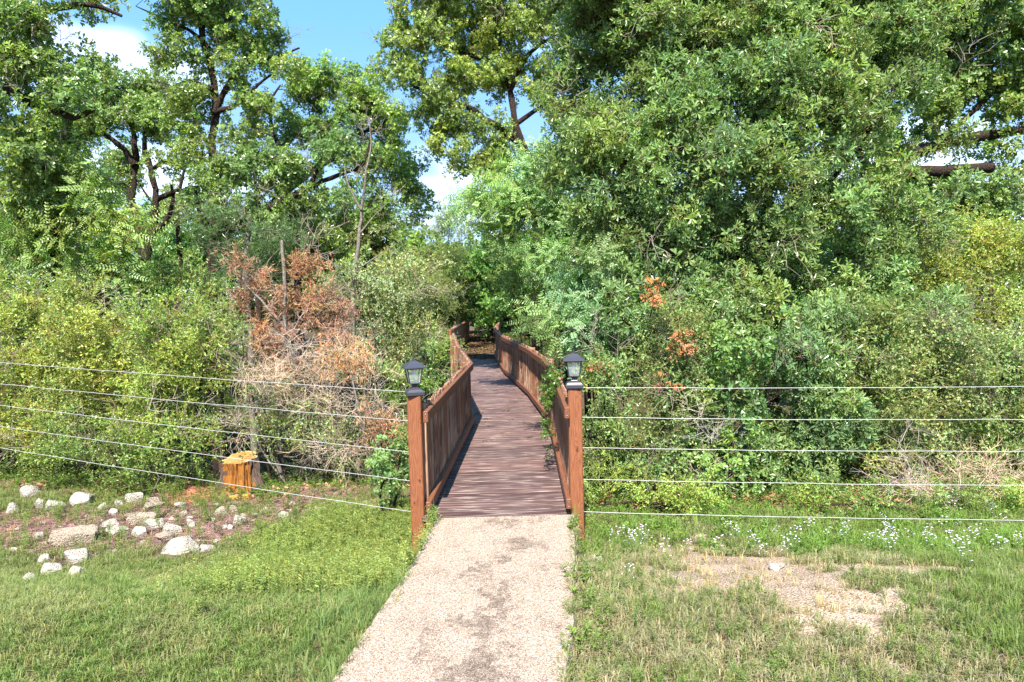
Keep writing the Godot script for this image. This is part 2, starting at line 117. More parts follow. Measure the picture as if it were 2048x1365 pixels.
	["oak_tree","spreading oak overhanging the sky gap above the bridge","tree","oaks rising behind the thicket","oak",[0.12,0.15,0.04],[[0.14,0.04,0.59,0.71,-16,0.66,3.63,-16,0.64,4.2,-16,0.52,5,-16,0.19,5.92,-16,0.1,6.72,-16,-0.12,7.39,-16,-0.56,8.08,-16,-0.87,8.97,-16],[0.1,0.03,0.35,5.46,-16,-0.27,5.91,-16,-0.95,6.35,-16,-1.52,6.58,-16,-2.09,6.79,-16],[0.07,0.02,0.1,6.72,-16,0.57,7.49,-16,1.38,8.03,-16],[0.06,0.02,-0.12,7.39,-16,-0.8,7.52,-16,-1.59,7.88,-16],[0.06,0.02,0.19,5.92,-16,0.89,6.36,-16,1.59,6.57,-16]],[[-1.81,8.33,-16,0.76,0.53,0.69,13],[-2.07,7.33,-16,0.59,0.47,0.53,7],[-1.26,7.48,-16,0.64,0.53,0.58,9],[-1.63,6.64,-16,0.59,0.38,0.53,6],[-0.55,8.3,-16,0.76,0.64,0.69,16],[-0.47,7.07,-16,0.64,0.53,0.58,9],[-0.96,6.01,-16,0.64,0.35,0.58,6],[0.36,8.05,-16,0.76,0.64,0.69,16],[0.56,7.04,-16,0.64,0.53,0.58,9],[-0.92,5.27,-16,0.41,0.33,0.37,2],[-0.18,5.02,-16,0.59,0.45,0.53,7],[-2.51,7.73,-16,0.33,0.3,0.3,2],[-2.65,7.12,-16,0.35,0.28,0.32,2],[-1.88,6.03,-16,0.47,0.33,0.42,3],[-1.44,5.39,-16,0.41,0.3,0.37,2],[-0.64,5.03,-16,0.47,0.3,0.42,3],[-1.21,9.31,-16,1.41,0.59,1.27,50],[1.06,8.93,-16,1.17,0.7,1.05,42],[-0.16,5.65,-16,0.53,0.35,0.47,4],[-0.54,4.52,-16,0.47,0.26,0.42,2]],0.22,0.72,0,19,0.6],
	["elm_tree","pale leafed elm with drooping sprays over the bridge","tree","","pinnate",[0.11,0.17,0.06],[[0.08,0.03,1.43,0.34,-13,1.32,2.25,-13,1.05,3.29,-13,0.78,3.95,-13],[0.03,0.01,1.05,3.29,-13,0.4,3.59,-13,-0.26,3.69,-13],[0.03,0.01,1.23,2.63,-13,0.57,2.83,-13,-0.09,3.04,-13]],[[-0.16,3.74,-13,0.52,0.33,0.47,5],[0.5,4.05,-13,0.57,0.43,0.51,7],[0.3,3.31,-13,0.57,0.36,0.51,6],[1.06,3.57,-13,0.57,0.48,0.51,8],[-0.32,3.18,-13,0.48,0.24,0.43,3],[0.98,4.32,-13,0.48,0.38,0.43,5],[0.66,2.64,-13,0.48,0.33,0.43,4],[-0.73,3.8,-13,0.29,0.24,0.26,2]],0.24,1.0,0,13,0],
	["shrub","light green shrub right of the far bridge rail","shrub","shrubs beside the footbridge rails","small",[0.13,0.18,0.04],[[0.02,0.01,0.68,-1.97,-14.32,0.45,0.33,-14.38,0.2,2.52,-14.3],[0.02,0.01,0.74,-1.97,-14.28,0.58,-0.05,-14.26,0.56,1.94,-14.3],[0.02,0.01,0.95,-1.97,-14.29,0.99,0.15,-14.29,0.93,2.19,-14.3],[0.02,0.01,1.1,-1.97,-14.33,1.13,-0.3,-14.34,1.07,1.46,-14.3],[0.02,0.01,0.65,-1.96,-14.31,0.37,-0.01,-14.31,0.04,2.06,-14.3]],[[0.2,2.52,-14.3,0.47,0.38,0.42,2],[0.56,1.94,-14.3,0.47,0.42,0.42,3],[0.93,2.19,-14.3,0.58,0.52,0.52,5],[1.07,1.46,-14.3,0.42,0.52,0.47,3],[0.04,2.06,-14.3,0.23,0.23,0.21,2]],0.3,1.4,0,13,0.5],
	["shrub","large leafed glossy shrub behind the right lantern","shrub","shrubs beside the footbridge rails","pinnate",[0.09,0.14,0.06],[[0.02,0.01,1.1,-0.48,-9,1.07,0.67,-9.07,0.91,1.88,-9],[0.02,0.01,1.31,-0.5,-9.14,1.33,0.82,-9.01,1.24,2.07,-9],[0.02,0.01,1.31,-0.5,-9.13,1.22,0.52,-9.09,1.23,1.54,-9],[0.02,0.01,1.15,-0.47,-8.9,1,0.4,-9.03,0.9,1.28,-9],[0.02,0.01,1.38,-0.48,-8.94,1.47,0.29,-9.04,1.42,1.07,-9],[0.02,0.01,1.02,-0.49,-9.08,0.77,0.55,-9.07,0.64,1.62,-9]],[[0.91,1.88,-9,0.36,0.36,0.33,5],[1.24,2.07,-9,0.4,0.33,0.36,6],[1.23,1.54,-9,0.36,0.36,0.33,5],[0.9,1.28,-9,0.26,0.26,0.24,2],[1.42,1.07,-9,0.26,0.33,0.3,3],[0.64,1.62,-9,0.2,0.26,0.24,2]],0.2,0.9,0,11,0],
	["water_oak","huge dense oak with narrow glossy leaves filling the right side","tree","","narrow",[0.1,0.14,0.05],[[0.13,0.04,3.69,-0.32,-9.6,3.66,1.53,-9.6,3.64,2.23,-9.6,3.57,3.07,-9.6,3.5,3.89,-9.6,3.3,4.71,-9.6,3.23,5.52,-9.6,3.1,6.32,-9.6],[0.07,0.02,3.66,1.53,-9.6,3.36,2.38,-9.6,2.94,3.08,-9.6,2.6,3.71,-9.6,2.26,4.26,-9.6],[0.06,0.02,3.64,2.23,-9.6,4.06,2.85,-9.6,4.41,3.39,-9.6,4.89,3.86,-9.6,5.16,4.53,-9.6],[0.05,0.02,3.57,3.07,-9.6,3.02,3.9,-9.6,2.68,4.73,-9.6,2.34,5.41,-9.6],[0.05,0.02,3.5,3.89,-9.6,3.99,4.56,-9.6,4.33,5.23,-9.6,4.47,5.89,-9.6],[0.04,0.01,3.36,2.38,-9.6,2.52,2.54,-9.6,1.82,2.83,-9.6],[0.04,0.01,3.66,1.81,-9.6,4.41,2.35,-9.6,5.11,2.61,-9.6],[0.04,0.01,2.6,3.71,-9.6,1.84,4.2,-9.6,1.16,4.63,-9.6]],[[1.35,5.68,-9.9,0.65,0.54,0.59,18],[1.16,4.7,-9.6,0.56,0.53,0.51,13],[0.92,3.98,-9.4,0.45,0.38,0.4,6],[1.45,3.88,-9.3,0.58,0.51,0.52,13],[1.57,3.07,-9.3,0.58,0.44,0.52,12],[2.29,5.33,-9.4,0.69,0.59,0.62,22],[2.34,4.33,-9.1,0.67,0.57,0.6,20],[2.18,3.47,-9,0.63,0.49,0.56,15],[2.32,2.64,-9.1,0.63,0.43,0.57,13],[3.26,5.4,-9.3,0.68,0.58,0.61,21],[3.28,4.4,-9,0.66,0.56,0.59,19],[2.96,3.54,-8.8,0.61,0.48,0.55,14],[3.18,2.81,-9.1,0.6,0.4,0.54,11],[4.19,5.25,-9.3,0.65,0.58,0.58,19],[4.24,4.31,-9.1,0.6,0.47,0.54,13],[3.91,3.58,-9.1,0.4,0.33,0.36,4],[4.49,2.86,-9.2,0.54,0.27,0.49,6],[5.11,4.77,-9.5,0.56,0.56,0.5,13],[5.29,5.54,-9.6,0.6,0.53,0.54,15],[5.01,3.19,-9.3,0.48,0.19,0.43,3],[5.61,2.99,-9.4,0.48,0.21,0.43,4],[1.77,1.6,-8.7,0.54,0.32,0.49,7],[2.56,1.46,-8.6,0.54,0.32,0.48,7],[3.45,1.5,-8.6,0.54,0.32,0.48,7],[4.3,1.54,-8.8,0.52,0.32,0.46,7],[5.26,1.51,-9,0.46,0.33,0.42,5],[1.85,2.12,-9.1,0.57,0.37,0.51,9],[2.62,1.97,-9,0.56,0.36,0.5,9],[3.76,2.08,-9.2,0.47,0.34,0.42,6],[5.79,3.84,-9.6,0.39,0.18,0.35,2],[4.93,2.19,-9.4,0.48,0.34,0.43,6],[4.2,3.01,-9.3,0.41,0.27,0.37,4],[4.75,1.78,-9.3,0.41,0.27,0.37,4],[5.39,2.61,-9.6,0.42,0.28,0.38,4],[1.6,6.23,-9.6,1.05,0.42,0.95,36],[3.24,6.32,-9.6,1.05,0.42,0.95,36],[4.74,6.28,-9.6,0.98,0.42,0.89,32]],0.21,1.15,0,13,0.2],
	["oak_tree","heavy limbed oak at the right edge with a broken limb","tree","oaks rising behind the thicket","oak",[0.1,0.14,0.04],[[0.25,0.18,6.9,0.14,-13.5,6.98,2.91,-13.5,7.12,4.17,-13.5],[0.14,0.1,7.12,4.17,-13.5,7.66,4.2,-13.5,8.44,4.21,-13.5,9.47,4.22,-13.5],[0.14,0.07,7.12,4.17,-13.5,7.85,4.53,-13.5,8.43,4.73,-13.5,9.21,4.84,-13.5,10.18,4.98,-13.5,11.05,5.22,-13.5],[0.07,0.02,8.43,4.73,-13.5,9.2,5.46,-13.5,9.97,6.01,-13.5],[0.1,0.04,7.12,4.17,-13.5,6.68,4.85,-13.5,6.48,5.62,-13.5]],[[8.6,6.89,-13.5,0.84,0.64,0.76,21],[9.56,6.87,-13.5,0.74,0.64,0.67,17],[9.1,5.94,-13.5,0.79,0.49,0.71,15],[10.02,5.63,-13.5,0.54,0.59,0.53,9],[8.42,5.57,-13.5,0.64,0.45,0.58,9],[9.61,4.66,-13.5,0.59,0.14,0.53,2],[10.3,4.28,-13.5,0.49,0.4,0.45,5],[6.88,4.74,-13.9,0.61,0.41,0.55,7],[7.88,4.91,-13.9,0.61,0.31,0.55,5],[8.62,3.88,-14.1,0.83,0.27,0.74,9],[9.85,3.7,-14.1,0.83,0.27,0.74,9],[8.59,7.83,-13.5,1.48,0.49,1.34,51],[10.74,6.28,-13.5,0.79,1.19,1.07,52],[8.02,6.44,-13.5,0.49,0.59,0.53,8]],0.23,0.8,0,17,0],
	["shrub","sunny yellow green shrub at the right edge under the oak limb","shrub","shrubs of the thicket behind the right wires","small",[0.14,0.18,0.04],[[0.02,0.01,7.26,-0.79,-10.97,7.03,0.84,-11.06,6.73,2.62,-11],[0.02,0.01,7.76,-0.81,-11.1,7.66,1.01,-11.07,7.53,2.68,-11],[0.02,0.01,8.05,-0.8,-11.04,8.16,0.88,-11.01,8.18,2.5,-11],[0.02,0.01,7.36,-0.79,-11,7.16,0.6,-11.07,7.06,1.97,-11],[0.02,0.01,7.83,-0.77,-10.92,7.74,0.34,-10.98,7.8,1.39,-11],[0.02,0.01,7.15,-0.79,-10.95,6.71,0.67,-10.97,6.42,2.06,-11],[0.02,0.01,8.23,-0.81,-11.11,8.36,0.2,-11.04,8.52,1.37,-11]],[[6.73,2.62,-11,0.56,0.32,0.51,9],[7.53,2.68,-11,0.6,0.34,0.54,11],[8.18,2.5,-11,0.44,0.48,0.44,9],[7.06,1.97,-11,0.6,0.36,0.54,11],[7.8,1.39,-11,0.6,0.36,0.54,11],[6.42,2.06,-11,0.44,0.32,0.4,5],[8.52,1.37,-11,0.4,0.64,0.58,14]],0.22,1.05,0,13,0],
	["shrub","shrub beside the right bridge post tangled with bare twigs","shrub","shrubs of the thicket behind the right wires","small",[0.1,0.15,0.04],[[0.02,0.01,1.11,-0.47,-7.96,1.1,0.14,-7.95,1.1,0.89,-7.9],[0.02,0.01,1.1,-0.47,-8.02,0.99,-0.04,-8.04,1.03,0.36,-7.9],[0.02,0.01,1.08,-0.47,-7.97,1.09,-0.32,-7.94,1.2,-0.18,-7.9],[0.02,0.01,0.92,-0.47,-7.83,0.99,-0.52,-7.93,0.99,-0.41,-7.9]],[[1.1,0.89,-7.9,0.29,0.35,0.31,4],[1.03,0.36,-7.9,0.26,0.35,0.31,4],[1.2,-0.18,-7.9,0.35,0.29,0.31,4],[0.99,-0.41,-7.9,0.17,0.17,0.16,2]],0.2,1.0,0,13,1.0],
	["shrub","dark glossy shrub one step right of the bridge post","shrub","shrubs of the thicket behind the right wires","small",[0.09,0.13,0.04],[[0.02,0.01,1.71,-0.47,-7.99,1.77,0.38,-8.04,1.8,1.33,-8],[0.02,0.01,1.64,-0.47,-8.14,1.77,0.15,-8.07,1.82,0.74,-8],[0.02,0.01,1.64,-0.47,-7.94,1.63,-0.14,-7.91,1.78,0.14,-8],[0.02,0.01,1.56,-0.47,-8.03,1.61,-0.41,-8.01,1.6,-0.43,-8]],[[1.8,1.33,-8,0.41,0.35,0.37,7],[1.82,0.74,-8,0.44,0.38,0.4,8],[1.78,0.14,-8,0.44,0.35,0.4,8],[1.6,-0.43,-8,0.44,0.21,0.4,5]],0.2,1.0,0,13,0.5],
	["shrub","leafy young oak bush in the middle of the right thicket","shrub","shrubs of the thicket behind the right wires","oak",[0.09,0.14,0.04],[[0.02,0.01,2.46,-0.47,-7.88,2.49,0.32,-7.86,2.56,1.26,-7.9],[0.02,0.01,2.47,-0.47,-7.93,2.54,0.04,-7.87,2.58,0.61,-7.9],[0.02,0.01,2.51,-0.47,-7.9,2.44,-0.24,-7.83,2.52,-0.03,-7.9],[0.02,0.01,2.31,-0.47,-7.89,2.27,-0.41,-7.89,2.34,-0.48,-7.9],[0.02,0.01,2.21,-0.47,-7.97,2.23,0.21,-7.96,2.18,0.86,-7.9]],[[2.56,1.26,-7.9,0.43,0.38,0.39,7],[2.58,0.61,-7.9,0.43,0.41,0.39,8],[2.52,-0.03,-7.9,0.49,0.35,0.44,9],[2.34,-0.48,-7.9,0.46,0.16,0.42,4],[2.18,0.86,-7.9,0.32,0.29,0.29,3]],0.2,0.62,0,9,0.3],
	["shrub","deep green shrub right of the middle of the right wires","shrub","shrubs of the thicket behind the right wires","narrow",[0.09,0.13,0.05],[[0.02,0.01,3.37,-0.47,-8.31,3.43,0.46,-8.22,3.47,1.27,-8.2],[0.02,0.01,3.52,-0.47,-8.3,3.57,0.02,-8.24,3.59,0.6,-8.2],[0.02,0.01,3.42,-0.47,-8.3,3.44,-0.28,-8.17,3.5,-0.07,-8.2],[0.02,0.01,3.33,-0.47,-8.2,3.3,-0.47,-8.12,3.41,-0.56,-8.2]],[[3.47,1.27,-8.2,0.45,0.39,0.41,9],[3.59,0.6,-8.2,0.48,0.45,0.43,12],[3.5,-0.07,-8.2,0.51,0.36,0.46,11],[3.41,-0.56,-8.2,0.42,0.18,0.38,4]],0.2,1.0,0,13,0.3],
	["shrub","mid green shrub behind the brush pile on the right","shrub","shrubs of the thicket behind the right wires","small",[0.1,0.14,0.04],[[0.02,0.01,4.51,-0.47,-8.2,4.36,0.37,-8.27,4.36,1.37,-8.3],[0.02,0.01,4.41,-0.47,-8.35,4.48,0.18,-8.37,4.43,0.69,-8.3],[0.02,0.01,4.51,-0.47,-8.32,4.38,-0.21,-8.36,4.37,0.01,-8.3],[0.02,0.01,4.49,-0.47,-8.26,4.46,-0.59,-8.28,4.5,-0.59,-8.3]],[[4.36,1.37,-8.3,0.46,0.4,0.41,9],[4.43,0.69,-8.3,0.52,0.46,0.47,14],[4.37,0.01,-8.3,0.49,0.36,0.44,10],[4.5,-0.59,-8.3,0.49,0.21,0.44,6]],0.2,1.0,0,13,0.6],
	["shrub","grey green tangled shrub second from the right edge","shrub","shrubs of the thicket behind the right wires","small",[0.11,0.15,0.05],[[0.02,0.01,5.27,-0.47,-8.43,5.38,0.26,-8.53,5.34,1.15,-8.5],[0.02,0.01,5.46,-0.47,-8.62,5.38,-0.04,-8.6,5.42,0.45,-8.5],[0.02,0.01,5.33,-0.47,-8.59,5.3,-0.4,-8.54,5.36,-0.18,-8.5]],[[5.34,1.15,-8.5,0.53,0.4,0.48,13],[5.42,0.45,-8.5,0.53,0.4,0.48,13],[5.36,-0.18,-8.5,0.47,0.31,0.42,8]],0.2,1.0,0,13,0.9],
	["shrub","pale green shrub cut by the right edge above the wires","shrub","shrubs of the thicket behind the right wires","small",[0.12,0.17,0.05],[[0.02,0.01,6.26,-0.47,-8.45,6.16,0.23,-8.51,6.16,0.94,-8.5],[0.02,0.01,6.22,-0.47,-8.45,6.2,-0.15,-8.54,6.27,0.24,-8.5],[0.02,0.01,6.27,-0.47,-8.56,6.23,-0.44,-8.57,6.22,-0.4,-8.5],[0.02,0.01,6.49,-0.47,-8.54,6.7,-0.01,-8.45,6.8,0.35,-8.5]],[[6.16,0.94,-8.5,0.47,0.44,0.42,11],[6.27,0.24,-8.5,0.47,0.4,0.42,10],[6.22,-0.4,-8.5,0.47,0.31,0.42,8],[6.8,0.35,-8.5,0.37,0.75,0.67,24]],0.2,1.0,0,13,0.7],
	["brush_pile","pile of bare grey cut branches at the foot of the right shrubs","brush","","twig",[0.14,0.13,0.09],[[0.02,0.01,5,-0.47,-7.5,4.95,-0.26,-7.5,4.78,-0.17,-7.4],[0.02,0.01,5.23,-0.47,-7.43,5.18,-0.47,-7.34,5.28,-0.35,-7.4],[0.02,0.01,4.92,-0.47,-7.44,4.68,-0.39,-7.37,4.4,-0.33,-7.4]],[[4.78,-0.17,-7.4,0.6,0.22,0.54,5],[5.28,-0.35,-7.4,0.43,0.19,0.39,2],[4.4,-0.33,-7.4,0.33,0.14,0.29,2]],0.22,1.1,1,6,0],
	["dead_bush","bare grey forked twigs in the middle of the right wires","bush","","twig",[0.14,0.14,0.09],[[0.02,0.01,2.18,-0.47,-7.54,2.11,-0.16,-7.49,2.12,0.22,-7.6],[0.02,0.01,2.1,-0.47,-7.61,2.14,-0.33,-7.66,2.09,-0.18,-7.6]],[[2.12,0.22,-7.6,0.19,0.31,0.28,2],[2.09,-0.18,-7.6,0.22,0.14,0.2,2]],0.2,1.0,1,5,0],
	["low_shrub","bright low shrub under the wires right of the bridge post","shrub","shrubs of the thicket behind the right wires","small",[0.13,0.2,0.04],[[0.02,0.01,2.08,-0.47,-7.2,1.9,-0.45,-7.16,1.81,-0.31,-7.2],[0.02,0.01,2.08,-0.47,-7.2,2.1,-0.4,-7.18,2.08,-0.4,-7.2],[0.02,0.01,2.08,-0.47,-7.2,1.67,-0.36,-7.17,1.38,-0.36,-7.2],[0.02,0.01,2.08,-0.47,-7.2,1.42,-0.31,-7.19,0.9,-0.32,-7.2]],[[1.81,-0.31,-7.2,0.29,0.12,0.26,3],[2.08,-0.4,-7.2,0.24,0.08,0.21,2],[1.38,-0.36,-7.2,0.24,0.09,0.21,2],[0.9,-0.32,-7.2,0.16,0.13,0.14,2]],0.15,0.75,0,10,0],
	["low_shrub","low leafy growth at the foot of the right edge thicket","shrub","shrubs of the thicket behind the right wires","small",[0.11,0.17,0.04],[[0.02,0.01,4.62,-0.47,-6.9,3.8,-0.32,-6.92,3.13,-0.28,-6.9],[0.02,0.01,4.62,-0.47,-6.9,4.11,-0.43,-6.88,3.74,-0.38,-6.9],[0.02,0.01,4.62,-0.47,-6.9,4.63,-0.47,-6.95,4.62,-0.48,-6.9],[0.02,0.01,4.62,-0.47,-6.9,4.81,-0.51,-6.88,5.13,-0.44,-6.9]],[[3.13,-0.28,-6.9,0.3,0.11,0.27,3],[3.74,-0.38,-6.9,0.3,0.09,0.27,2],[4.62,-0.48,-6.9,0.3,0.1,0.27,3],[5.13,-0.44,-6.9,0.25,0.13,0.23,2]],0.15,0.75,0,10,0],
	["dead_branch","orange brown withered leaves highest in the right shrubs","branch","withered branches in the right thicket","oak",[0.15,0.07,0.03],[[0.01,0,1.58,1.66,-7.8,1.63,1.86,-7.8,1.59,2,-7.8]],[[1.59,2,-7.8,0.09,0.16,0.14,2]],0.08,0.36,0,4,0],
	["dead_branch","orange withered leaves hanging in the middle of the right shrubs","branch","withered branches in the right thicket","oak",[0.15,0.07,0.03],[[0.01,0,1.95,0.99,-7.8,2,1.19,-7.8,1.95,1.34,-7.8]],[[1.95,1.34,-7.8,0.1,0.23,0.21,5]],0.08,0.36,0,4,0],
	["dead_branch","small rust coloured leaves just above the top right wire","branch","withered branches in the right thicket","oak",[0.15,0.07,0.03],[[0.01,0,1.8,0.52,-7.8,1.85,0.72,-7.8,1.8,0.87,-7.8]],[[1.8,0.87,-7.8,0.13,0.1,0.11,2]],0.08,0.36,0,4,0],
	["dead_branch","rusty dry leaves beside the right lantern","branch","withered branches in the right thicket","oak",[0.15,0.07,0.03],[[0.01,0,0.94,0.72,-7.8,0.99,0.92,-7.8,0.94,1.06,-7.8]],[[0.94,1.06,-7.8,0.15,0.08,0.13,2]],0.08,0.36,0,4,0],
	["shrub","dark leafy growth closing over the far end of the bridge","shrub","shrubs beside the footbridge rails","small",[0.1,0.14,0.04],[[0.02,0.01,-0.25,0.21,-29.92,-0.25,1.12,-29.9,-0.26,1.91,-30],[0.02,0.01,0.03,0.21,-29.98,0.28,1.47,-29.93,0.42,2.77,-30],[0.02,0.01,-0.74,-0.07,-30.08,-0.79,1.75,-30.04,-0.99,3.56,-30],[0.02,0.01,-1.1,-0.22,-30.01,-1.48,1.27,-30.08,-1.99,2.82,-30],[0.02,0.01,-0.44,0.21,-29.9,-0.47,0.57,-29.96,-0.39,1.03,-30]],[[-0.26,1.91,-30,0.66,0.88,0.79,9],[0.42,2.77,-30,0.88,0.88,0.79,12],[-0.99,3.56,-30,0.99,0.66,0.89,11],[-1.99,2.82,-30,0.55,0.88,0.79,7],[-0.39,1.03,-30,0.4,0.55,0.49,2]],0.35,1.8,0,13,0],
	["oak_tree","background oak seen through the gap left of the gnarled oak","tree","oaks rising behind the thicket","oak",[0.1,0.14,0.05],[[0.13,0.04,-13.79,0.62,-22,-13.85,3.52,-22,-13.51,5.1,-22,-13.86,7.15,-22],[0.06,0.02,-13.52,4.94,-22,-12.67,5.86,-22,-12.31,6.48,-22],[0.06,0.02,-13.54,4.62,-22,-14.29,5.43,-22,-14.64,6.07,-22]],[[-13.38,7.29,-22,0.81,0.56,0.73,4],[-12.46,6.64,-22,0.81,0.64,0.73,4],[-14.38,6.53,-22,0.81,0.64,0.73,4],[-13.46,5.88,-22,0.97,0.64,0.87,6],[-12.39,5.23,-22,0.73,0.56,0.65,3],[-14.63,5.12,-22,0.73,0.56,0.65,3]],0.3,0.95,0,15,0.5],
	["oak_tree","background oak between the gnarled oak and the tall straight oak","tree","oaks rising behind the thicket","oak",[0.1,0.14,0.05],[[0.13,0.04,-10.89,0.55,-22,-10.57,3.44,-22,-10.64,5.03,-22,-10.25,6.43,-22],[0.06,0.02,-10.65,4.87,-22,-9.81,5.79,-22,-9.46,6.41,-22],[0.06,0.02,-10.67,4.55,-22,-11.42,5.36,-22,-11.79,6,-22]],[[-10.56,6.6,-22,0.81,0.56,0.73,4],[-9.64,5.95,-22,0.81,0.64,0.73,4],[-11.56,5.84,-22,0.81,0.64,0.73,4],[-10.64,5.18,-22,0.97,0.64,0.87,6],[-9.55,4.53,-22,0.73,0.56,0.65,3],[-11.8,4.42,-22,0.73,0.56,0.65,3]],0.3,0.95,0,15,0.5],
	["oak_tree","background oak right behind the tall straight oak trunk","tree","oaks rising behind the thicket","oak",[0.1,0.14,0.05],[[0.13,0.04,-8.14,0.49,-22,-8.17,3.38,-22,-7.94,4.96,-22,-8.18,6.54,-22],[0.06,0.02,-7.94,4.8,-22,-7.1,5.73,-22,-6.76,6.35,-22],[0.06,0.02,-7.96,4.49,-22,-8.72,5.3,-22,-9.08,5.93,-22]],[[-7.85,6.69,-22,0.81,0.56,0.73,4],[-6.93,6.04,-22,0.81,0.64,0.73,4],[-8.85,5.93,-22,0.81,0.64,0.73,4],[-7.92,5.28,-22,0.97,0.64,0.87,6],[-6.83,4.62,-22,0.73,0.56,0.65,3],[-9.07,4.51,-22,0.73,0.56,0.65,3]],0.3,0.95,0,15,0.5],
	["oak_tree","background oak filling in below the broken right limb","tree","oaks rising behind the thicket","oak",[0.1,0.14,0.05],[[0.13,0.04,15.78,-0.1,-22,15.4,2.81,-22,15.69,4.39,-22,15.04,5.19,-22],[0.06,0.02,15.7,4.23,-22,16.48,5.16,-22,16.78,5.78,-22],[0.06,0.02,15.7,3.91,-22,14.89,4.72,-22,14.48,5.37,-22]],[[15.67,5.34,-22,0.81,0.56,0.73,4],[16.64,4.68,-22,0.81,0.64,0.73,4],[14.73,4.57,-22,0.81,0.64,0.73,4],[15.7,3.91,-22,0.97,0.64,0.87,6],[16.84,3.25,-22,0.73,0.56,0.65,3],[14.59,3.15,-22,0.73,0.56,0.65,3]],0.3,0.95,0,15,0.5],
	["oak_tree","background oak behind the huge dense right oak","tree","oaks rising behind the thicket","oak",[0.1,0.14,0.05],[[0.13,0.04,10.92,0.02,-22,11.07,2.91,-22,10.9,4.51,-22,11.21,5.76,-22],[0.06,0.02,10.9,4.35,-22,11.69,5.28,-22,12,5.9,-22],[0.06,0.02,10.9,4.03,-22,10.1,4.84,-22,9.7,5.48,-22]],[[10.89,5.92,-22,0.81,0.56,0.73,4],[11.85,5.27,-22,0.81,0.64,0.73,4],[9.94,5.16,-22,0.81,0.64,0.73,4],[10.9,4.51,-22,0.97,0.64,0.87,6],[12.02,3.84,-22,0.73,0.56,0.65,3],[9.78,3.74,-22,0.73,0.56,0.65,3]],0.3,0.95,0,15,0.5],
	["distant_tree","hazy green distant tree seen past the left corner","tree","distant trees of the far wood","oak",[0.08,0.12,0.03],[[0.18,0.05,-28.52,0.36,-34,-28.15,3.58,-34,-28.21,6.04,-34]],[[-28.08,6.18,-34,2.12,1.64,1.91,27],[-29.56,4.6,-34,1.48,1.64,1.48,15],[-26.83,4.68,-34,1.48,1.64,1.48,15],[-28.35,2.64,-34,2.12,1.49,1.91,25]],0.5,2.0,0,10,0],
	["distant_tree","hazy green distant tree seen past the feathery young tree","tree","distant trees of the far wood","oak",[0.08,0.13,0.03],[[0.18,0.05,-21.46,0.38,-31,-21.15,3.32,-31,-21.28,4.89,-31]],[[-21.14,5.18,-31,1.93,1.31,1.74,18],[-22.47,3.91,-31,1.35,1.31,1.22,9],[-19.98,3.97,-31,1.35,1.31,1.22,9],[-21.33,2.35,-31,1.93,1.19,1.74,16]],0.5,2.0,0,10,0],
	["distant_tree","hazy green distant tree seen past the gnarled oak","tree","distant trees of the far wood","oak",[0.08,0.13,0.03],[[0.18,0.05,-20.18,0.02,-36,-19.85,3.43,-36,-20.02,5,-36]],[[-19.86,5.39,-36,2.24,1.45,2.02,27],[-21.39,3.99,-36,1.57,1.45,1.41,13],[-18.5,4.05,-36,1.57,1.45,1.41,13],[-20.04,2.26,-36,2.24,1.32,2.02,24]],0.5,2.0,0,10,0],
	["distant_tree","hazy green distant tree seen past the tall straight oak","tree","distant trees of the far wood","oak",[0.06,0.11,0.03],[[0.18,0.05,-13.07,0.24,-30,-12.82,3.09,-30,-12.98,4.18,-30]],[[-12.86,4.55,-30,1.87,1.15,1.68,15],[-14.12,3.45,-30,1.31,1.15,1.18,7],[-11.71,3.49,-30,1.31,1.15,1.18,7],[-12.98,2.07,-30,1.87,1.04,1.68,13]],0.5,2.0,0,10,0],
	["distant_tree","hazy green distant tree seen past the dead cedar","tree","distant trees of the far wood","oak",[0.09,0.12,0.03],[[0.18,0.05,-10.58,-0.08,-34,-10.32,3.14,-34,-10.49,4.87,-34]],[[-10.35,5.18,-34,2.12,1.44,1.91,24],[-11.78,3.8,-34,1.48,1.44,1.33,12],[-9.05,3.86,-34,1.48,1.44,1.33,12],[-10.49,2.08,-34,2.12,1.31,1.91,22]],0.5,2.0,0,10,0],
	["distant_tree","hazy green distant tree seen past the pale bare trunk","tree","distant trees of the far wood","oak",[0.09,0.1,0.03],[[0.18,0.05,-7.92,-0.41,-38,-7.65,3.19,-38,-7.87,4.85,-38]],[[-7.71,5.26,-38,2.37,1.53,2.13,32],[-9.29,3.79,-38,1.66,1.53,1.49,15],[-6.24,3.85,-38,1.66,1.53,1.49,15],[-7.84,1.95,-38,2.37,1.39,2.13,29]],0.5,2.0,0,10,0],
	["distant_tree","hazy green distant tree seen past the left bridge bend","tree","distant trees of the far wood","oak",[0.07,0.11,0.03],[[0.18,0.05,-4.22,-0.17,-33,-4,2.96,-33,-4.22,3.45,-33]],[[-4.08,4.02,-33,2.05,1.06,1.85,17],[-5.44,3,-33,1.44,1.06,1.29,8],[-2.79,3.03,-33,1.44,1.06,1.29,8],[-4.16,1.71,-33,2.05,0.97,1.85,15]],0.5,2.0,0,10,0],
	["distant_tree","hazy green distant tree seen past the bridge end","tree","distant trees of the far wood","oak",[0.08,0.12,0.03],[[0.18,0.05,-3.37,-0.79,-42,-3.1,3.2,-42,-3.42,2.6,-42]],[[-3.24,3.6,-42,2.62,1.02,2.35,26],[-4.95,2.63,-42,1.83,1.02,1.65,13],[-1.58,2.64,-42,1.83,1.02,1.65,13],[-3.3,1.4,-42,2.62,0.92,2.35,23]],0.5,2.0,0,10,0],
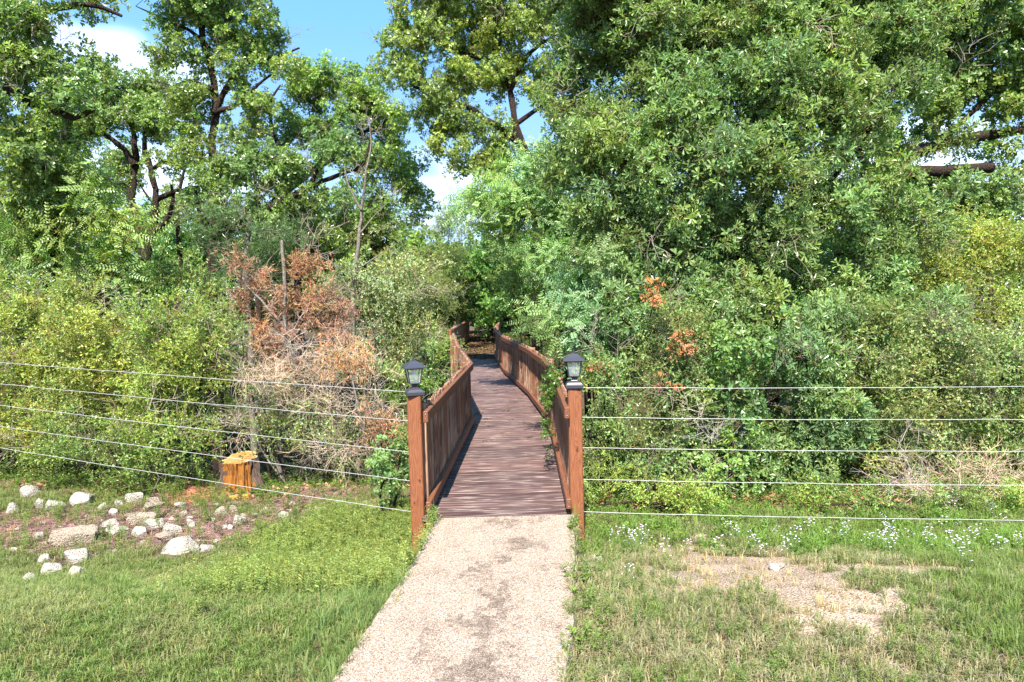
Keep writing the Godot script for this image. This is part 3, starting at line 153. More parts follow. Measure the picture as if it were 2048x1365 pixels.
	["distant_tree","hazy green distant tree seen past the far rail end","tree","distant trees of the far wood","oak",[0.06,0.11,0.03],[[0.18,0.05,-1.04,-0.45,-36,-0.81,2.97,-36,-1.08,2.98,-36]],[[-0.93,3.72,-36,2.24,1.02,2.02,19],[-2.4,2.75,-36,1.57,1.02,1.41,9],[0.49,2.77,-36,1.57,1.02,1.41,9],[-0.98,1.52,-36,2.24,0.92,2.02,17]],0.5,2.0,0,10,0],
	["distant_tree","hazy green distant tree seen past the dark bridge opening","tree","distant trees of the far wood","oak",[0.07,0.13,0.03],[[0.18,0.05,-0.31,-0.07,-30,-0.13,2.78,-30,-0.33,3.44,-30]],[[-0.21,3.91,-30,1.87,1.03,1.68,13],[-1.44,2.92,-30,1.31,1.03,1.18,6],[0.97,2.95,-30,1.31,1.03,1.18,6],[-0.27,1.68,-30,1.87,0.93,1.68,12]],0.5,2.0,0,10,0],
	["distant_tree","hazy green distant tree seen past the pale elm","tree","distant trees of the far wood","oak",[0.08,0.1,0.03],[[0.18,0.05,2.64,-0.41,-34,2.83,2.82,-34,2.62,4.8,-34]],[[2.75,5.06,-34,2.12,1.51,1.91,25],[1.36,3.6,-34,1.48,1.51,1.36,12],[4.08,3.67,-34,1.48,1.51,1.36,12],[2.68,1.8,-34,2.12,1.37,1.91,23]],0.5,2.0,0,10,0],
	["distant_tree","hazy green distant tree seen past the large leafed shrub","tree","distant trees of the far wood","oak",[0.08,0.1,0.03],[[0.18,0.05,5.82,-0.29,-31,5.97,2.66,-31,5.77,4.24,-31]],[[5.89,4.52,-31,1.93,1.31,1.74,18],[4.62,3.26,-31,1.35,1.31,1.22,9],[7.11,3.31,-31,1.35,1.31,1.22,9],[5.85,1.68,-31,1.93,1.19,1.74,16]],0.5,2.0,0,10,0],
	["distant_tree","hazy green distant tree seen past the narrow leafed oak","tree","distant trees of the far wood","oak",[0.08,0.1,0.03],[[0.18,0.05,11.26,-0.75,-36,11.41,2.67,-36,11.15,4.25,-36]],[[11.29,4.63,-36,2.24,1.45,2.02,27],[9.83,3.23,-36,1.57,1.45,1.41,13],[12.72,3.29,-36,1.57,1.45,1.41,13],[11.27,1.49,-36,2.24,1.32,2.02,24]],0.5,2.0,0,10,0],
	["distant_tree","hazy green distant tree seen past the dense right oak trunk","tree","distant trees of the far wood","oak",[0.06,0.13,0.03],[[0.18,0.05,14,-0.55,-32,14.11,2.49,-32,13.88,3.89,-32]],[[13.99,4.23,-32,1.99,1.29,1.79,19],[12.71,2.99,-32,1.39,1.29,1.26,9],[15.28,3.04,-32,1.39,1.29,1.26,9],[14,1.44,-32,1.99,1.17,1.79,17]],0.5,2.0,0,10,0],
	["distant_tree","hazy green distant tree seen past the broken oak limb","tree","distant trees of the far wood","oak",[0.07,0.11,0.03],[[0.18,0.05,19.69,-0.89,-35,19.79,2.44,-35,19.51,4.22,-35]],[[19.64,4.54,-35,2.18,1.48,1.96,26],[18.25,3.11,-35,1.53,1.48,1.37,13],[21.06,3.18,-35,1.53,1.48,1.37,13],[19.67,1.34,-35,2.18,1.35,1.96,24]],0.5,2.0,0,10,0],
	["distant_tree","hazy green distant tree seen past the yellow green shrub","tree","distant trees of the far wood","oak",[0.09,0.13,0.03],[[0.18,0.05,21.31,-0.67,-31,21.38,2.28,-31,21.13,3.64,-31]],[[21.24,3.97,-31,1.93,1.25,1.74,17],[20.01,2.77,-31,1.35,1.25,1.22,8],[22.5,2.82,-31,1.35,1.25,1.22,8],[21.28,1.27,-31,1.93,1.14,1.74,16]],0.5,2.0,0,10,0],
	["distant_tree","hazy green distant tree seen past the right corner","tree","distant trees of the far wood","oak",[0.07,0.13,0.03],[[0.18,0.05,27.63,-1.02,-34,27.67,2.22,-34,27.38,4.2,-34]],[[27.49,4.45,-34,2.12,1.51,1.91,25],[26.16,3,-34,1.48,1.51,1.36,12],[28.89,3.07,-34,1.48,1.51,1.36,12],[27.57,1.19,-34,2.12,1.37,1.91,23]],0.5,2.0,0,10,0],
]

var ROCKS := [
	[-6.24,-8.61,0.208,0.126,0,"pale rock at the far left beside the dirt"],
	[-5.45,-8.34,0.416,0.122,0,"long low white rock in the back row of rocks"],
	[-5.64,-8.15,0.233,0.101,0,"white rock touching the left end of the long low rock"],
	[-5.81,-8.16,0.179,0.108,1,"grey shade-tinted rock behind the back row at left"],  # pale rock lying in shade; the shade is put into its grey tint
	[-6.05,-8.03,0.147,0.118,0,"rough white rock in grass at the left edge"],
	[-4.78,-8.38,0.203,0.111,0,"pointed white rock alone at the back of the rock field"],
	[-4.51,-8.28,0.182,0.085,2,"tan rock right of the pointed white rock"],
	[-5.01,-8.12,0.137,0.083,0,"small white rock between long low rock and pointed rock"],
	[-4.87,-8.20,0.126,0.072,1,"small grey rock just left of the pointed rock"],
	[-4.76,-7.90,0.156,0.064,0,"small flat white rock in green weeds behind the middle"],
	[-4.44,-8.13,0.256,0.042,2,"thin flat tan slab below the tan rock"],
	[-4.08,-8.16,0.162,0.060,0,"small white rock left of the stump litter"],
	[-3.88,-7.82,0.115,0.074,2,"small tan rock on brown twig litter"],
	[-4.28,-7.60,0.278,0.117,2,"speckled tan rock at the back of the middle cluster"],
	[-4.07,-7.46,0.268,0.109,0,"rounded white rock in the middle of the cluster"],
	[-4.57,-7.51,0.220,0.077,0,"white humped rock left of the middle cluster"],
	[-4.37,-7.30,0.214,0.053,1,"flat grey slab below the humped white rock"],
	[-4.08,-7.20,0.221,0.090,0,"white rock at the front left of the middle cluster"],
	[-3.76,-7.25,0.228,0.127,0,"steep white rock at the right of the middle cluster"],
	[-3.68,-7.02,0.226,0.072,2,"flat tan rock under the steep white rock"],
	[-3.43,-6.71,0.369,0.128,0,"big white block rock nearest the tall weeds"],
	[-4.69,-7.03,0.433,0.160,2,"largest pinkish grey slanted rock on bare litter"],
	[-4.34,-6.52,0.263,0.138,0,"tilted white speckled rock in front of the largest rock"],
	[-4.62,-6.51,0.115,0.067,0,"small rough rock left of the tilted speckled rock"],
	[-4.37,-6.22,0.187,0.087,0,"white rock half sunk in lawn at the front"],
	[-4.10,-6.16,0.194,0.072,0,"low white rock at the front right in the lawn"],
	[-4.29,-5.84,0.184,0.060,0,"frontmost flat white rock in the lawn"],
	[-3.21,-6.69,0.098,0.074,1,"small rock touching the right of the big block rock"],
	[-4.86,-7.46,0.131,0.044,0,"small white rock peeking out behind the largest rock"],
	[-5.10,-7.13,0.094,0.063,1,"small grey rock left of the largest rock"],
	[-3.63,-7.45,0.109,0.060,0,"small white rock right of the steep white rock"],
	[-3.47,-7.86,0.156,0.098,2,"round tan rock in front of the stump"],
	[-3.37,-7.97,0.105,0.070,2,"small tan rock touching the round rock before the stump"],
	[-2.71,-7.77,0.177,0.068,0,"flat white rock right of the stump on litter"],
	[-3.13,-7.54,0.166,0.099,0,"white rock at the edge of the tall weeds"],
	[-3.00,-8.04,0.088,0.053,0,"tiny white stone just right of the stump front"],
	[-2.37,-7.99,0.135,0.059,0,"small white stone far right of the stump"],
	[-2.20,-8.30,0.103,0.055,0,"bright white stone nearest the left bridge post"],
	[-3.67,-8.20,0.078,0.054,0,"tiny pale stone close before the stump"],
	[-2.76,-8.26,0.091,0.042,0,"tiny flat stone behind the flat white rock"],
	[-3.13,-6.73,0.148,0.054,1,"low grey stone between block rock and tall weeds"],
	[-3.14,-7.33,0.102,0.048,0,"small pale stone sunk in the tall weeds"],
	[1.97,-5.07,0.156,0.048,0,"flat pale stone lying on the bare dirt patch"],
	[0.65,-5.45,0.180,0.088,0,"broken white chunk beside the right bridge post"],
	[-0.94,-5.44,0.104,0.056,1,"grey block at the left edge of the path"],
]
var STUMP := Vector3(-3.69, 0, -9.02)

var rng := RandomNumberGenerator.new()
var noise := FastNoiseLite.new()
var fine := FastNoiseLite.new()
var M := {}
var SPRAY := {}
var taken := {}

# ---------------------------------------------------------------- naming
func numbered(called: String) -> String:
	var k: int = taken.get(called, 0)
	taken[called] = k + 1
	return called if k == 0 else "%s_%03d" % [called, k]

func tag(o: Node, label: String, category: String, group := "", kind := "") -> void:
	o.set_meta("label", label)
	if category != "":
		o.set_meta("category", category)
	if group != "":
		o.set_meta("group", group)
	if kind != "":
		o.set_meta("kind", kind)

func thing(called: String, label: String, category: String, at: Vector3, group := "") -> Node3D:
	var o := Node3D.new()
	o.name = numbered(called)
	add_child(o)
	o.position = at
	tag(o, label, category, group)
	return o

func part(called: String, m: Mesh, mat: Material, parent: Node, t := Transform3D()) -> MeshInstance3D:
	var o := MeshInstance3D.new()
	o.name = called if parent != self else numbered(called)
	o.mesh = m
	o.material_override = mat
	o.transform = t
	parent.add_child(o, true)
	return o

func scatter(called: String, m: Mesh, mat: Material, parent: Node, where: Array, tint: Array) -> MultiMeshInstance3D:
	var mm := MultiMesh.new()
	mm.transform_format = MultiMesh.TRANSFORM_3D
	mm.use_colors = true
	mm.mesh = m
	mm.instance_count = where.size()
	for i in where.size():
		mm.set_instance_transform(i, where[i])
		mm.set_instance_color(i, tint[i])
	var o := MultiMeshInstance3D.new()
	o.name = called if parent != self else numbered(called)
	o.multimesh = mm
	o.material_override = mat
	parent.add_child(o, true)
	o.set_meta("kind", "stuff")
	return o

# ---------------------------------------------------------------- small maths
func rr(a: float, b: float) -> float:
	return rng.randf_range(a, b)

func rv() -> Vector3:
	return Vector3(rng.randfn(), rng.randfn(), rng.randfn()) * 0.577

func facing(dir: Vector3, turn: float, s: float, at: Vector3) -> Transform3D:
	var y := dir.normalized()
	var x := y.cross(Vector3(0.37, 0.81, 0.45) if absf(y.dot(Vector3(0.37, 0.81, 0.45))) < 0.9 else Vector3.RIGHT).normalized()
	var b := Basis(x, y, x.cross(y))
	return Transform3D(b * Basis(Vector3.UP, turn) * Basis.from_scale(Vector3(s, s, s)), at)

func along(dir: Vector3, at: Vector3) -> Transform3D:
	# z axis along dir, y up
	var z := dir.normalized()
	var x := Vector3.UP.cross(z).normalized()
	return Transform3D(Basis(x, z.cross(x), z), at)

func on_line(line: Array, d: float) -> float:
	for i in line.size() - 1:
		if d <= line[i + 1][1] or i == line.size() - 2:
			return lerpf(line[i][0], line[i + 1][0], (d - line[i][1]) / (line[i + 1][1] - line[i][1]))
	return 0.0

func height(x: float, d: float) -> float:
	var near := -0.06 - (0.43 if x < 0.0 else 0.3) * smoothstep(4.0, 6.2, d) * smoothstep(0.42, 0.78, absf(x + 0.1)) - 0.06 * smoothstep(5.6, 6.4, d)
	var g := smoothstep(8.8, 13.0, d) * (1.0 - smoothstep(19.0, 26.0, d)) * 1.5 * (1.0 - 0.6 * smoothstep(3.0, 8.0, absf(x + 0.5)))
	var rise := 0.38 * smoothstep(20.0, 27.0, d) + 0.12 * smoothstep(3.0, 8.0, -x) * smoothstep(5.0, 9.0, d)
	return near - g + rise

func ground_at(x: float, d: float) -> float:
	var bump := fine.get_noise_2d(x * 60.0, d * 60.0) * 0.02 + noise.get_noise_2d(x * 30.0, d * 30.0) * 0.03
	return height(x, d) + bump * smoothstep(0.62, 0.9, absf(x + 0.2))

func cbox(sx: float, sy: float, sz: float, e: float) -> ArrayMesh:
	var b := Buf.new()
	var h := Vector3(sx, sy, sz) * 0.5
	for ax in 3:
		for s in [-1.0, 1.0]:
			var n := Vector3.ZERO
			n[ax] = s
			var p := []
			for q in [[-1, -1], [1, -1], [1, 1], [-1, 1]]:
				var w := Vector3.ZERO
				w[ax] = s * h[ax]
				w[(ax + 1) % 3] = q[0] * (h[(ax + 1) % 3] - e)
				w[(ax + 2) % 3] = q[1] * (h[(ax + 2) % 3] - e)
				p.append(w)
			b.face(p, n, Color.WHITE)
		var i := (ax + 1) % 3
		var j := (ax + 2) % 3
		for q in [[-1, -1], [1, -1], [1, 1], [-1, 1]]:
			var n := Vector3.ZERO
			n[i] = q[0]
			n[j] = q[1]
			var p := []
			for r in [[-1, 0], [1, 0], [1, 1], [-1, 1]]:
				var w := Vector3.ZERO
				w[ax] = r[0] * (h[ax] - e)
				w[i] = q[0] * (h[i] - (e if r[1] == 0 else 0.0))
				w[j] = q[1] * (h[j] - (0.0 if r[1] == 0 else e))
				p.append(w)
			b.face(p, n, Color.WHITE)
	for x in [-1, 1]:
		for y in [-1, 1]:
			for z in [-1, 1]:
				var s := Vector3(x, y, z)
				b.face([s * Vector3(h.x, h.y - e, h.z - e), s * Vector3(h.x - e, h.y, h.z - e), s * Vector3(h.x - e, h.y - e, h.z)], s, Color.WHITE)
	return b.mesh()

# ---------------------------------------------------------------- materials
func ntex(freq: float, stops: Array, seed_: int, oct := 4, size := 512, kind := FastNoiseLite.TYPE_SIMPLEX_SMOOTH) -> NoiseTexture2D:
	var f := FastNoiseLite.new()
	f.noise_type = kind
	f.seed = seed_
	f.frequency = freq
	f.fractal_octaves = oct
	var t := NoiseTexture2D.new()
	t.width = size
	t.height = size
	t.seamless = true
	t.noise = f
	if stops.size():
		var g := Gradient.new()
		var off := PackedFloat32Array()
		var col := PackedColorArray()
		for s in stops:
			off.append(s[0])
			col.append(s[1])
		g.offsets = off
		g.colors = col
		t.color_ramp = g
	return t

func lin(r: float, g: float, b: float, a := 1.0) -> Color:
	var c := Color(r, g, b).linear_to_srgb()
	c.a = a
	return c

func mat(called: String, rough: float, spec := 0.5) -> StandardMaterial3D:
	var m := StandardMaterial3D.new()
	m.resource_name = called
	m.roughness = rough
	m.metallic_specular = spec
	M[called] = m
	return m

func tri_map(m: StandardMaterial3D, tex: Texture2D, scale_: Vector3, world := true) -> void:
	m.albedo_texture = tex
	m.uv1_triplanar = true
	m.uv1_world_triplanar = world
	m.uv1_scale = scale_
	m.uv1_triplanar_sharpness = 4.0

func relief(m: StandardMaterial3D, tex: Texture2D, cm: float) -> void:
	m.heightmap_enabled = true
	m.heightmap_texture = tex
	m.heightmap_scale = cm

func over(m: StandardMaterial3D, tex: Texture2D, scale_: Vector3) -> void:
	m.detail_enabled = true
	m.detail_albedo = tex
	m.detail_blend_mode = BaseMaterial3D.BLEND_MODE_MIX
	m.detail_uv_layer = BaseMaterial3D.DETAIL_UV_2
	m.uv2_triplanar = true
	m.uv2_world_triplanar = true
	m.uv2_scale = scale_
	m.uv2_triplanar_sharpness = 4.0

func pebbles() -> ImageTexture:
	# exposed aggregate: packed pebbles of cream, pink, tan and a few dark ones in a pale matrix
	var size := 1024
	var im := Image.create(size, size, false, Image.FORMAT_RGB8)
	im.fill(Color(0.6, 0.53, 0.47))
	var r := RandomNumberGenerator.new()
	r.seed = 77
	var tones := [Color(0.84, 0.77, 0.69), Color(0.77, 0.68, 0.6), Color(0.88, 0.83, 0.76), Color(0.72, 0.63, 0.55), Color(0.8, 0.72, 0.64), Color(0.86, 0.8, 0.73), Color(0.6, 0.53, 0.48), Color(0.36, 0.32, 0.31), Color(0.74, 0.69, 0.64)]
	for k in 15000:
		var cx := r.randi_range(0, size - 1)
		var cy := r.randi_range(0, size - 1)
		var rx := r.randf_range(2.0, 6.5)
		var ry := rx * r.randf_range(0.55, 1.0)
		var tone: Color = tones[mini(int(pow(r.randf(), 1.15) * tones.size()), tones.size() - 1)]
		tone = tone * r.randf_range(0.9, 1.08)
		tone.a = 1.0
		var sw := r.randf() < 0.5
		for y in range(-7, 8):
			var q := (y / (rx if sw else ry)) ** 2
			if q < 1.0:
				var half := int((ry if sw else rx) * sqrt(1.0 - q))
				for x in range(-half, half + 1):
					im.set_pixel(posmod(cx + x, size), posmod(cy + y, size), tone)
	im.generate_mipmaps()
	return ImageTexture.create_from_image(im)

func knotty() -> ImageTexture:
	var w := 256
	var h := 1024
	var im := Image.create(w, h, false, Image.FORMAT_RGB8)
	var f := FastNoiseLite.new()
	f.seed = 8
	f.frequency = 1.0
	f.fractal_octaves = 3
	var knots := [[.3, .12, .012], [.75, .33, .009], [.2, .55, .015], [.62, .74, .011], [.4, .9, .008]]
	for y in h:
		for x in w:
			var u := float(x) / w
			var v := float(y) / h
			var ring := u * 15. + 1.6 * f.get_noise_2d(u * 2.5, v * 2.) + .4 * f.get_noise_2d(u * 12., v * 5.)
			var core := 0.
			for k in knots:
				var dx: float = (u - k[0]) * .25
				var dy: float = v - k[1]
				var r2 := dx * dx + dy * dy * .12
				ring += 2.6 * exp(-r2 / (k[2] * k[2] * 3.)) * signf(dx)
				core = maxf(core, exp(-(dx * dx + dy * dy * .6) / (k[2] * k[2] * .7)))
			var g := pow(.5 + .5 * sin(ring * TAU), 1.6)
			var c := Color(1., .97, .94).lerp(Color(.66, .56, .5), g * .42)
			c = c.lerp(Color(.4, .28, .22), core * .8)
			c = c * (1. + .16 * f.get_noise_2d(u * 40., v * 9.))
			im.set_pixel(x, y, c)
	im.generate_mipmaps()
	return ImageTexture.create_from_image(im)

func make_materials() -> void:
	var grain := ntex(0.012, [[0.0, Color(0.72, 0.7, 0.68)], [0.38, Color(0.86, 0.85, 0.84)], [0.55, Color(1, 1, 1)], [0.75, Color(0.8, 0.78, 0.76)], [1.0, Color(1, 1, 1)]], 3, 5)
	var bumps := ntex(0.02, [], 4, 5)
	var bleach := ntex(0.01, [[0.0, Color(0.62, 0.5, 0.42, 0.0)], [0.54, Color(0.62, 0.5, 0.42, 0.0)], [0.66, Color(0.66, 0.55, 0.46, 0.75)], [1.0, Color(0.74, 0.64, 0.55, 0.9)]], 9, 5)
	var worn := ntex(0.045, [[0.0, Color(0.6, 0.5, 0.47, 0.0)], [0.58, Color(0.62, 0.52, 0.48, 0.0)], [0.68, Color(0.62, 0.53, 0.5, 0.4)], [0.8, Color(0.76, 0.69, 0.65, 0.7)], [1.0, Color(0.76, 0.69, 0.65, 0.7)]], 12, 6, 1024)
	var k := 0
	for c in [[.225, .083, .034], [.18, .066, .029], [.22, .092, .044], [.12, .05, .028], [.29, .17, .1]]:
		var w := mat("stained_wood_%d" % k, 0.62)
		w.albedo_color = lin(c[0], c[1], c[2])
		tri_map(w, grain, Vector3(7.0, 0.45, 7.0))
		relief(w, bumps, 0.25)
		over(w, bleach, Vector3(5.0, 0.35, 5.0))
		if k == 0:
			w.detail_enabled = false
			tri_map(w, knotty(), Vector3(4.0, 0.8, 4.0))
		k += 1
	var r := mat("rail_wood", 0.6)
	r.albedo_color = lin(.18, .067, .03)
	tri_map(r, grain, Vector3(8.0, 8.0, 0.45))
	relief(r, bumps, 0.25)
	k = 0
	for c in [[.098, .051, .046], [.07, .036, .033], [.12, .065, .058], [.09, .053, .05]]:
		var p := mat("deck_wood_%d" % k, 0.6)
		p.albedo_color = lin(c[0], c[1], c[2])
		tri_map(p, grain, Vector3(0.3, 4.0, 4.7 + 0.4 * k))
		relief(p, bumps, 0.3)
		over(p, worn, Vector3(0.03 + 0.008 * k, 0.6, 0.72))
		p.uv2_offset = Vector3(k * 0.37, 0, k * 0.21)
		k += 1
	var concrete := mat("pebbled_concrete", 0.85, 0.3)
	concrete.vertex_color_use_as_albedo = true
	tri_map(concrete, pebbles(), Vector3(1.45, 1.45, 1.45))
	relief(concrete, ntex(0.16, [], 6, 2), 0.5)
	var soil := mat("soil", 0.95, 0.2)
	soil.vertex_color_use_as_albedo = true
	tri_map(soil, ntex(0.05, [[0.0, Color(0.55, 0.52, 0.5)], [0.4, Color(0.8, 0.78, 0.76)], [0.6, Color(0.95, 0.94, 0.92)], [1.0, Color(1, 1, 1)]], 21, 5), Vector3(1.6, 1.6, 1.6))
	relief(soil, ntex(0.06, [], 22, 5), 2.5)
	var bark := mat("oak_bark", 0.92, 0.25)
	bark.albedo_color = lin(.085, .062, .05)
	tri_map(bark, ntex(0.03, [[0.0, Color(0.4, 0.4, 0.4)], [0.45, Color(0.75, 0.73, 0.72)], [1.0, Color(1, 1, 1)]], 31, 5), Vector3(3.0, 0.9, 3.0))
	relief(bark, ntex(0.04, [], 32, 4), 3.0)
	var pale := mat("pale_bark", 0.9, 0.25)
	pale.albedo_color = lin(.3, .26, .22)
	tri_map(pale, ntex(0.03, [[0.0, Color(0.5, 0.5, 0.5)], [1.0, Color(1, 1, 1)]], 33, 4), Vector3(3.0, 1.0, 3.0))
	var lf := mat("leaf", 0.34, 0.55)
	lf.vertex_color_use_as_albedo = true
	lf.backlight_enabled = true
	lf.backlight = lin(.86, .98, .36)
	var dry := mat("dry_leaf", 0.75, 0.3)
	dry.vertex_color_use_as_albedo = true
	dry.backlight_enabled = true
	dry.backlight = lin(.3, .25, .2)
	var blade := mat("grass_blade", 0.5, 0.4)
	blade.vertex_color_use_as_albedo = true
	blade.backlight_enabled = true
	blade.backlight = lin(.8, .9, .35)
	var stone := mat("limestone", 0.85, 0.3)
	stone.vertex_color_use_as_albedo = true
	tri_map(stone, ntex(0.03, [[0.0, Color(0.5, 0.47, 0.44)], [0.3, Color(0.78, 0.75, 0.71)], [0.5, Color(0.97, 0.95, 0.92)], [1.0, Color(1, 1, 1)]], 41, 6), Vector3(3.0, 3.0, 3.0))
	relief(stone, ntex(0.03, [], 42, 6), 2.0)
	var black := mat("lantern_metal", 0.38, 0.5)
	black.albedo_color = lin(.035, .036, .05)
	var panel := mat("solar_panel", 0.15, 0.5)
	panel.albedo_color = lin(.01, .012, .03)
	var glass := mat("lantern_glass", 0.08, 0.5)
	glass.albedo_color = Color(0.9, 0.93, 0.93, 0.16)
	glass.transparency = BaseMaterial3D.TRANSPARENCY_ALPHA
	var bulb := mat("frosted_tube", 0.5)
	bulb.albedo_color = lin(.75, .74, .66)
	var wire := mat("white_wire", 0.4)
	wire.albedo_color = lin(.36, .36, .355)
	var cut := mat("fresh_cut_wood", 0.7, 0.3)
	cut.vertex_color_use_as_albedo = true
	tri_map(cut, ntex(0.04, [[0.0, Color(0.7, 0.62, 0.55)], [1.0, Color(1, 1, 1)]], 51, 4), Vector3(6, 6, 6))
	relief(cut, ntex(0.05, [], 52, 4), 0.6)
	var nail := mat("nail", 0.35)
	nail.metallic = 0.9
	nail.albedo_color = lin(.5, .5, .5)

# ---------------------------------------------------------------- sprays of leaves
func leaf_col(lo := 0.48) -> Color:
	var k := rr(lo, 1.0)
	return Color(k * rr(0.82, 1.0), k, k * rr(0.7, 1.0))

func make_sprays() -> void:
	var tw := Color(1.0, 0.62, 0.8)
	for kind in ["oak", "narrow", "small", "pinnate", "cedar", "twig"]:
		tw = Color(.95, .88, .82) if kind == "twig" else Color(1.0, 0.66, 0.7)
		for variant in 2:
			var b := Buf.new()
			var tips := []
			var main := PackedVector3Array([Vector3.ZERO, Vector3(rr(-.02, .02), .1, rr(-.02, .02)), Vector3(rr(-.04, .04), .2, rr(-.04, .04)), Vector3(rr(-.06, .06), .29, rr(-.06, .06))])
			b.tube(main, PackedFloat32Array([.004, .0034, .0027, .0018]) , 3, tw)
			tips.append([main[3], (main[3] - main[2]).normalized()])
			var sides := 4 if kind in ["oak", "narrow"] else (6 if kind == "small" else 7)
			for k in sides:
				var f := rr(0.15, 0.95)
				var at := main[0].lerp(main[3], f)
				var a := k * 2.4 + rr(-.3, .3)
				var dir := Vector3(cos(a), rr(0.3, 0.9), sin(a)).normalized()
				var l := rr(.09, .17)
				if kind == "twig":
					l = rr(.12, .26)
				if kind == "cedar":
					dir = Vector3(cos(a), rr(-0.2, 0.5), sin(a)).normalized()
				var bend := rv() * .02
				var pts := PackedVector3Array([at, at + dir * l * .5 + bend, at + dir * l])
				b.tube(pts, PackedFloat32Array([.0028, .0022, .0012]), 3, tw)
				tips.append([pts[2], dir])
				if kind == "twig":
					for q in 2:
						var dd := (dir + rv() * 0.8).normalized()
						var s: Vector3 = pts[1].lerp(pts[2], rr(0., .8))
						b.tube(PackedVector3Array([s, s + dd * rr(.06, .14)]), PackedFloat32Array([.002, .0011]), 3, tw)
				if kind == "cedar":
					for q in 11:
						var s: Vector3 = pts[0].lerp(pts[2], rr(0.1, 1.0))
						var dd := (dir * 0.8 + rv() * 0.9 + Vector3(0, -.15, 0)).normalized()
						b.leaf(s, dd, rv(), rr(.045, .09), rr(.007, .012), 2, leaf_col(.5))
				if kind == "small":
					for q in 5:
						var s: Vector3 = pts[0].lerp(pts[2], q / 5.0 + .1)
						var dd := (dir * 0.5 + rv() * 0.9).normalized()
						b.leaf(s, dd, (Vector3.UP + rv() * .7), rr(.028, .042), rr(.016, .022), 0, leaf_col())
				if kind == "pinnate":
					var ln := rr(.15, .22)
					var perp := dir.cross(Vector3.UP).normalized()
					b.tube(PackedVector3Array([pts[2], pts[2] + dir * ln * .7 - Vector3(0, .03, 0)]), PackedFloat32Array([.0014, .0009]), 3, Color(.7, .8, .5))
					for q in 7:
						var s: Vector3 = pts[1] + dir * (ln + l * .5) * (q / 7.0) - Vector3(0, .04 * (q / 7.0) ** 2, 0)
						for w in [-1.0, 1.0]:
							b.leaf(s, (perp * w + dir * .5 + rv() * .15), Vector3.UP + rv() * .3, rr(.04, .058) * (1.0 - .04 * q), rr(.018, .024), 0, leaf_col(.7))
			if kind in ["oak", "narrow"]:
				for t in tips:
					var p: Vector3 = t[0]
					var dir: Vector3 = t[1]
					for q in (6 if kind == "oak" else 8):
						var a := q * 2.4 + rr(-.4, .4)
						var x := dir.cross(Vector3(.3, .2, .9)).normalized()
						var y := dir.cross(x)
						var o := x * cos(a) + y * sin(a)
						var dd := (dir * rr(.2, .9) + o * rr(.6, 1.1)).normalized()
						var s := p - dir * rr(0., .06)
						var nm := (dir + Vector3(0, .5, 0) + rv() * .45)
						if kind == "oak":
							b.leaf(s, dd, nm, rr(.07, .11), rr(.045, .062), 1, leaf_col())
						else:
							b.leaf(s, dd, nm, rr(.055, .085), rr(.017, .025), 1, leaf_col())
			if kind == "small":
				for q in 5:
					var dd: Vector3 = (tips[0][1] * .6 + rv()).normalized()
					b.leaf(tips[0][0] - tips[0][1] * .015 * q, dd, Vector3.UP + rv() * .6, rr(.028, .042), rr(.016, .022), 0, leaf_col())
			SPRAY["%s%d" % [kind, variant]] = b.mesh()

# ---------------------------------------------------------------- plants
func smooth_line(p: Array) -> PackedVector3Array:
	var o := PackedVector3Array()
	for i in p.size() - 1:
		var a: Vector3 = p[maxi(i - 1, 0)]
		var b: Vector3 = p[i]
		var c: Vector3 = p[i + 1]
		var d: Vector3 = p[mini(i + 2, p.size() - 1)]
		for k in 3:
			o.append(b.cubic_interpolate(c, a, d, k / 3.0))
	o.append(p[p.size() - 1])
	return o

